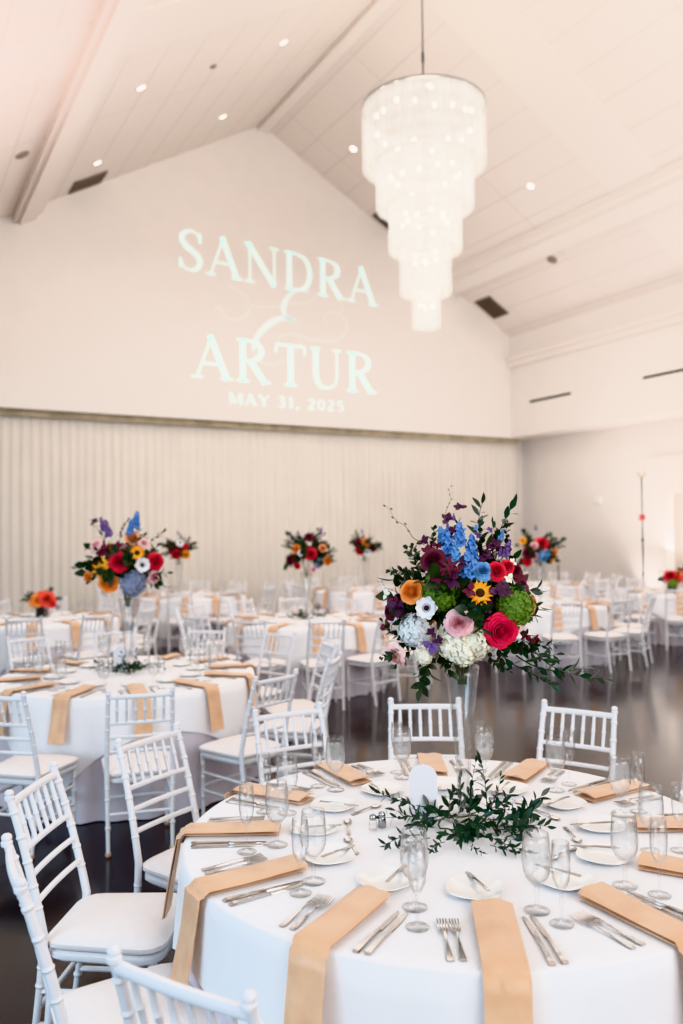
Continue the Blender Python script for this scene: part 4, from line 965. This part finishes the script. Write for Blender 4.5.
# ------------------------------------------------------------------ greenery wreaths, cards, shakers
def garland(cx, cy, n, r0, r1, L_, lab, seed, rise=.05):
    r_ = random.Random(seed); root = thing('greenery_garland', lab, 'greenery', (cx, cy, Z_T+.003))
    for i in range(n):
        a = 2*pi*i/n+r_.uniform(-.25, .25); rr_ = r_.uniform(r0, r1)
        ex = 1.45 if abs(cos(a+YAW)) > .7 else .72       # longer to both sides than to and fro
        p = Vector((cx+rr_*.45*cos(a)*ex, cy+rr_*.45*sin(a)*ex, Z_T+.018+r_.uniform(0, rise*.6)))
        t_ = a+r_.uniform(-.9, .9); d = Vector((cos(t_), sin(t_), r_.uniform(-.02, .22)))
        add_part(root, 'sprig', r_.choice(SPR['ruscus']), p, d, L_*r_.uniform(.75, 1.15), r_.choice((0, pi, pi*.5)))
    mb = MB(); mb.tube([(.075*cos(q*.5)*1.2, .075*sin(q*.5), .012+.006*sin(q*2)) for q in range(14)], .003, 5); obj('vine_stem', mb, M_STEM, root)
    return root
GC = atz(463, 828, Z_T)
g = garland(GC.x, GC.y, 24, .05, .21, .195, 'dark green leafy garland circling the front vase', 31)
add_part(g, 'sprig', SPR['ruscus'][0], atz(487, 815, Z_T+.02), (R3*.12+UP), .19, 1)
add_part(g, 'sprig', SPR['ruscus'][1], atz(492, 812, Z_T+.02), (R3*.3+UP*.9), .13, 0)
for (xa, ya), (xb, yb) in (((420, 835), (378, 846)), ((430, 838), (398, 850)), ((505, 832), (549, 818)), ((505, 838), (540, 830)), ((500, 842), (524, 858)), ((490, 845), (515, 858)), ((445, 842), (425, 852)), ((470, 846), (480, 856))):
    A = atz(xa, ya, Z_T+.02); B = atz(xb, yb, Z_T+.012); add_part(g, 'sprig', SPR['ruscus'][0], A, B-A, (B-A).length*1.05, .5)
garland(V2.x, V2.y, 18, .06, .22, .17, 'small leafy garland around the vase of the mid-room left table', 32)
garland(V3.x, V3.y, 12, .06, .2, .2, 'small leafy garland around the vase of the second-row centre table', 33)
def arch_card(p, w, h, lab, face):
    mb = MB(); pts = [(-w/2, 0), (w/2, 0)]
    for i in range(13): a = pi*i/12; pts.append((w/2*cos(a), h-w/2+w/2*sin(a)))
    n = len(pts); mb.loft([[(x, -.004, z) for x, z in pts], [(x, .004, z) for x, z in pts]])
    t = thing('table_number_card', lab, 'card', p, face)
    obj('arched_panel', mb, M_CARD, t, smooth=False)
    mb = MB(); mb.box(-w*.35, w*.35, -.02, .02, -.001, .008, bev=.002); obj('stand', mb, M_CARD, t)
A_ = atz(409, 820, Z_T); B_ = atz(438, 820, Z_T); P_ = (A_+B_)/2
arch_card(P_+Vector((0, 0, .003)), (B_-A_).length, .192, 'blank-backed white arched table card beside the front vase', atan2(B_.y-A_.y, B_.x-A_.x))
P_ = atz(121, 670, Z_T); arch_card(P_+Vector((0, 0, .003)), .11, .18, 'white arched table card on the mid-room left table', -YAW)
for dx, lab in ((-4, 'glass salt shaker with chrome cap, the one nearer the frame edge'), (5, 'glass pepper shaker with chrome cap, the one nearer the garland')):
    p = atz(377+dx, 829-dx*.3, Z_T); t = thing('shaker', lab, 'shaker', p+Vector((0, 0, .002)), .3, 'salt and pepper pair')
    mb = MB(); mb.lathe([(.0, .0), (.014, .0), (.0155, .003), (.0135, .03), (.011, .036), (.0, .036)], 10); obj('body', mb, M_GLASS if dx < 0 else M_CHROME, t)
    mb = MB(); mb.lathe([(.0115, .034), (.013, .037), (.0125, .046), (.008, .052), (.0, .053)], 12); obj('cap', mb, M_CHROME, t)

# ------------------------------------------------------------------ odd things by the aisle
t = thing('stand_pole', 'thin black pole with a two-pronged hook top standing by the aisle wall', 'pole', (12.95, 11.2, 0))
mb = MB(); mb.tube([(0, 0, .02), (0, 0, 2.82)], .018, 8); mb.tube([(0, 0, 1.55), (0, 0, 1.62)], .03, 8); mb.tube([(0, 0, .9), (0, 0, .96)], .03, 8); obj('pole', mb, M_DARK, t)
mb = MB()
pts = [(.07*sin(a)*cos(YAW), -.07*sin(a)*sin(YAW), 2.89-.07*cos(a)) for a in [-1.9+i*.38 for i in range(11)]]; mb.tube(pts, .014, 6); obj('hook', mb, M_BRASS, t)
mb = MB(); mb.box(-.05, .05, -.04, .04, 1.97, 2.08, bev=.01); obj('tag', mb, M_REDTAG, t)
mb = MB()
for q in range(3): a = q*2*pi/3+.4; mb.tube([(0, 0, .3), (.34*cos(a), .34*sin(a), .012)], .012, 6)
obj('tripod_base', mb, M_DARK, t)
P_ = Vector((11.75, 12.25, Z_T))
mb = MB(); mb.lathe([(.0, .0), (.045, .0), (.045, .012), (.016, .03), (.013, .22), (.017, .34), (.0, .345)], 12)
tag(obj('taper_candle', mb, mat('brown_wax', rgb(96, 60, 44), .5), None, (P_.x, P_.y, Z_T+.002)), 'slim dark brown upright candle on the far aisle table', 'candle')

# ------------------------------------------------------------------ light
def light(kind, name, loc, energy, col=(1, 1, 1), size=1., rot=None, sy=None, spot=None, blend=.6):
    l = bpy.data.lights.new(name, kind); l.energy = energy; l.color = col
    if kind == 'AREA':
        l.size = size
        if sy: l.shape = 'RECTANGLE'; l.size_y = sy
    elif kind in ('POINT', 'SPOT'): l.shadow_soft_size = size
    if kind == 'SPOT': l.spot_size = spot; l.spot_blend = blend
    o = bpy.data.objects.new(name, l); C.objects.link(o); o.location = loc
    if rot is not None:
        o.rotation_euler = Vector(rot).to_track_quat('-Z', 'Y').to_euler()
    return o
w = bpy.data.worlds.new('World'); scene.world = w; w.use_nodes = True
w.node_tree.nodes['Background'].inputs[0].default_value = (.95, .96, 1., 1); w.node_tree.nodes['Background'].inputs[1].default_value = .6
light('AREA', 'window_light', (-4.5, 1.2, 2.2), 185, (.48, .76, 1.), 4, (1, .12, -.2), 2.6)
light('AREA', 'front_wash', (3, -5, 4.6), 380, (1, .97, .95), 8, (.25, 1, -.22), 4)
light('AREA', 'ceiling_bounce', (5.5, 3.5, 4.3), 310, (1, .97, .955), 6, (.05, .35, 1), 6)
light('AREA', 'gable_wash', (6.8, 5.2, 7.6), 70, (1, .97, .95), 7, (0, 1, -.12), 2)
light('AREA', 'hall_fill', (6.5, 9, 6.9), 255, (1, .97, .95), 8, (0, .05, -1), 8)
for z in (7.5, 6.2, 5.2): light('POINT', 'chandelier_glow', (CX, CY, z), 20, (1, .93, .85), .25)
for y in (9.2, 12.05): light('SPOT', 'aisle_uplight_and_fill', (13.9, y, .15), 110, (1, .93, .92), .1, (.06, 0, 1), spot=1.5, blend=.9)
light('AREA', 'soffit_wash', (13.5, 11.5, 1.6), 110, (1, .94, .93), .3, (.3, 0, 1), 8)
light('SPOT', 'aisle_uplight_and_fill', (13.8, 6.8, .15), 420, (1, .90, .88), .15, (.12, 0, 1), spot=2.0, blend=1)  # added spot out of view, brightens the aisle wall mirrored in the floor
light('POINT', 'doorway_fill', (AX+.25, 10.2, 1.6), 22, (1, .95, .93), .3)  # added point light without a fixture, brightens the dark doorway
light('AREA', 'doorway_light', (AX+.45, 10.6, 2.9), 60, (1, .96, .94), .6, (0, 0, -1), 2)
for x, y, e in ((.9, 9.2, 260), (1.5, 11.2, 60), (12.4, 7.5, 120)): light('SPOT', 'pink_uplight', (x, y, 4.2), e, (1, .86, .88), .3, (0, .1, 1), spot=2.0, blend=1)

# ------------------------------------------------------------------ camera and look
cd = bpy.data.cameras.new('camera'); cam = bpy.data.objects.new('camera', cd); C.objects.link(cam)
cd.sensor_fit = 'VERTICAL'; cd.sensor_height = 36; cd.lens = FPX/H*36; cd.clip_end = 100
cam.matrix_world = Matrix(((R3.x, U3.x, -F2.x, CAM.x), (R3.y, U3.y, -F2.y, CAM.y), (R3.z, U3.z, -F2.z, CAM.z), (0, 0, 0, 1)))
cd.dof.use_dof = True; cd.dof.focus_distance = 2.75; cd.dof.aperture_fstop = 1.8
scene.camera = cam
scene.view_settings.view_transform = 'Khronos PBR Neutral'
scene.view_settings.exposure = 0.36
cy = scene.cycles
cy.max_bounces = 10; cy.diffuse_bounces = 4; cy.glossy_bounces = 4; cy.transparent_max_bounces = 32; cy.transmission_bounces = 6
cy.caustics_reflective = False; cy.caustics_refractive = False
cy.use_denoising = True; cy.sample_clamp_indirect = 6
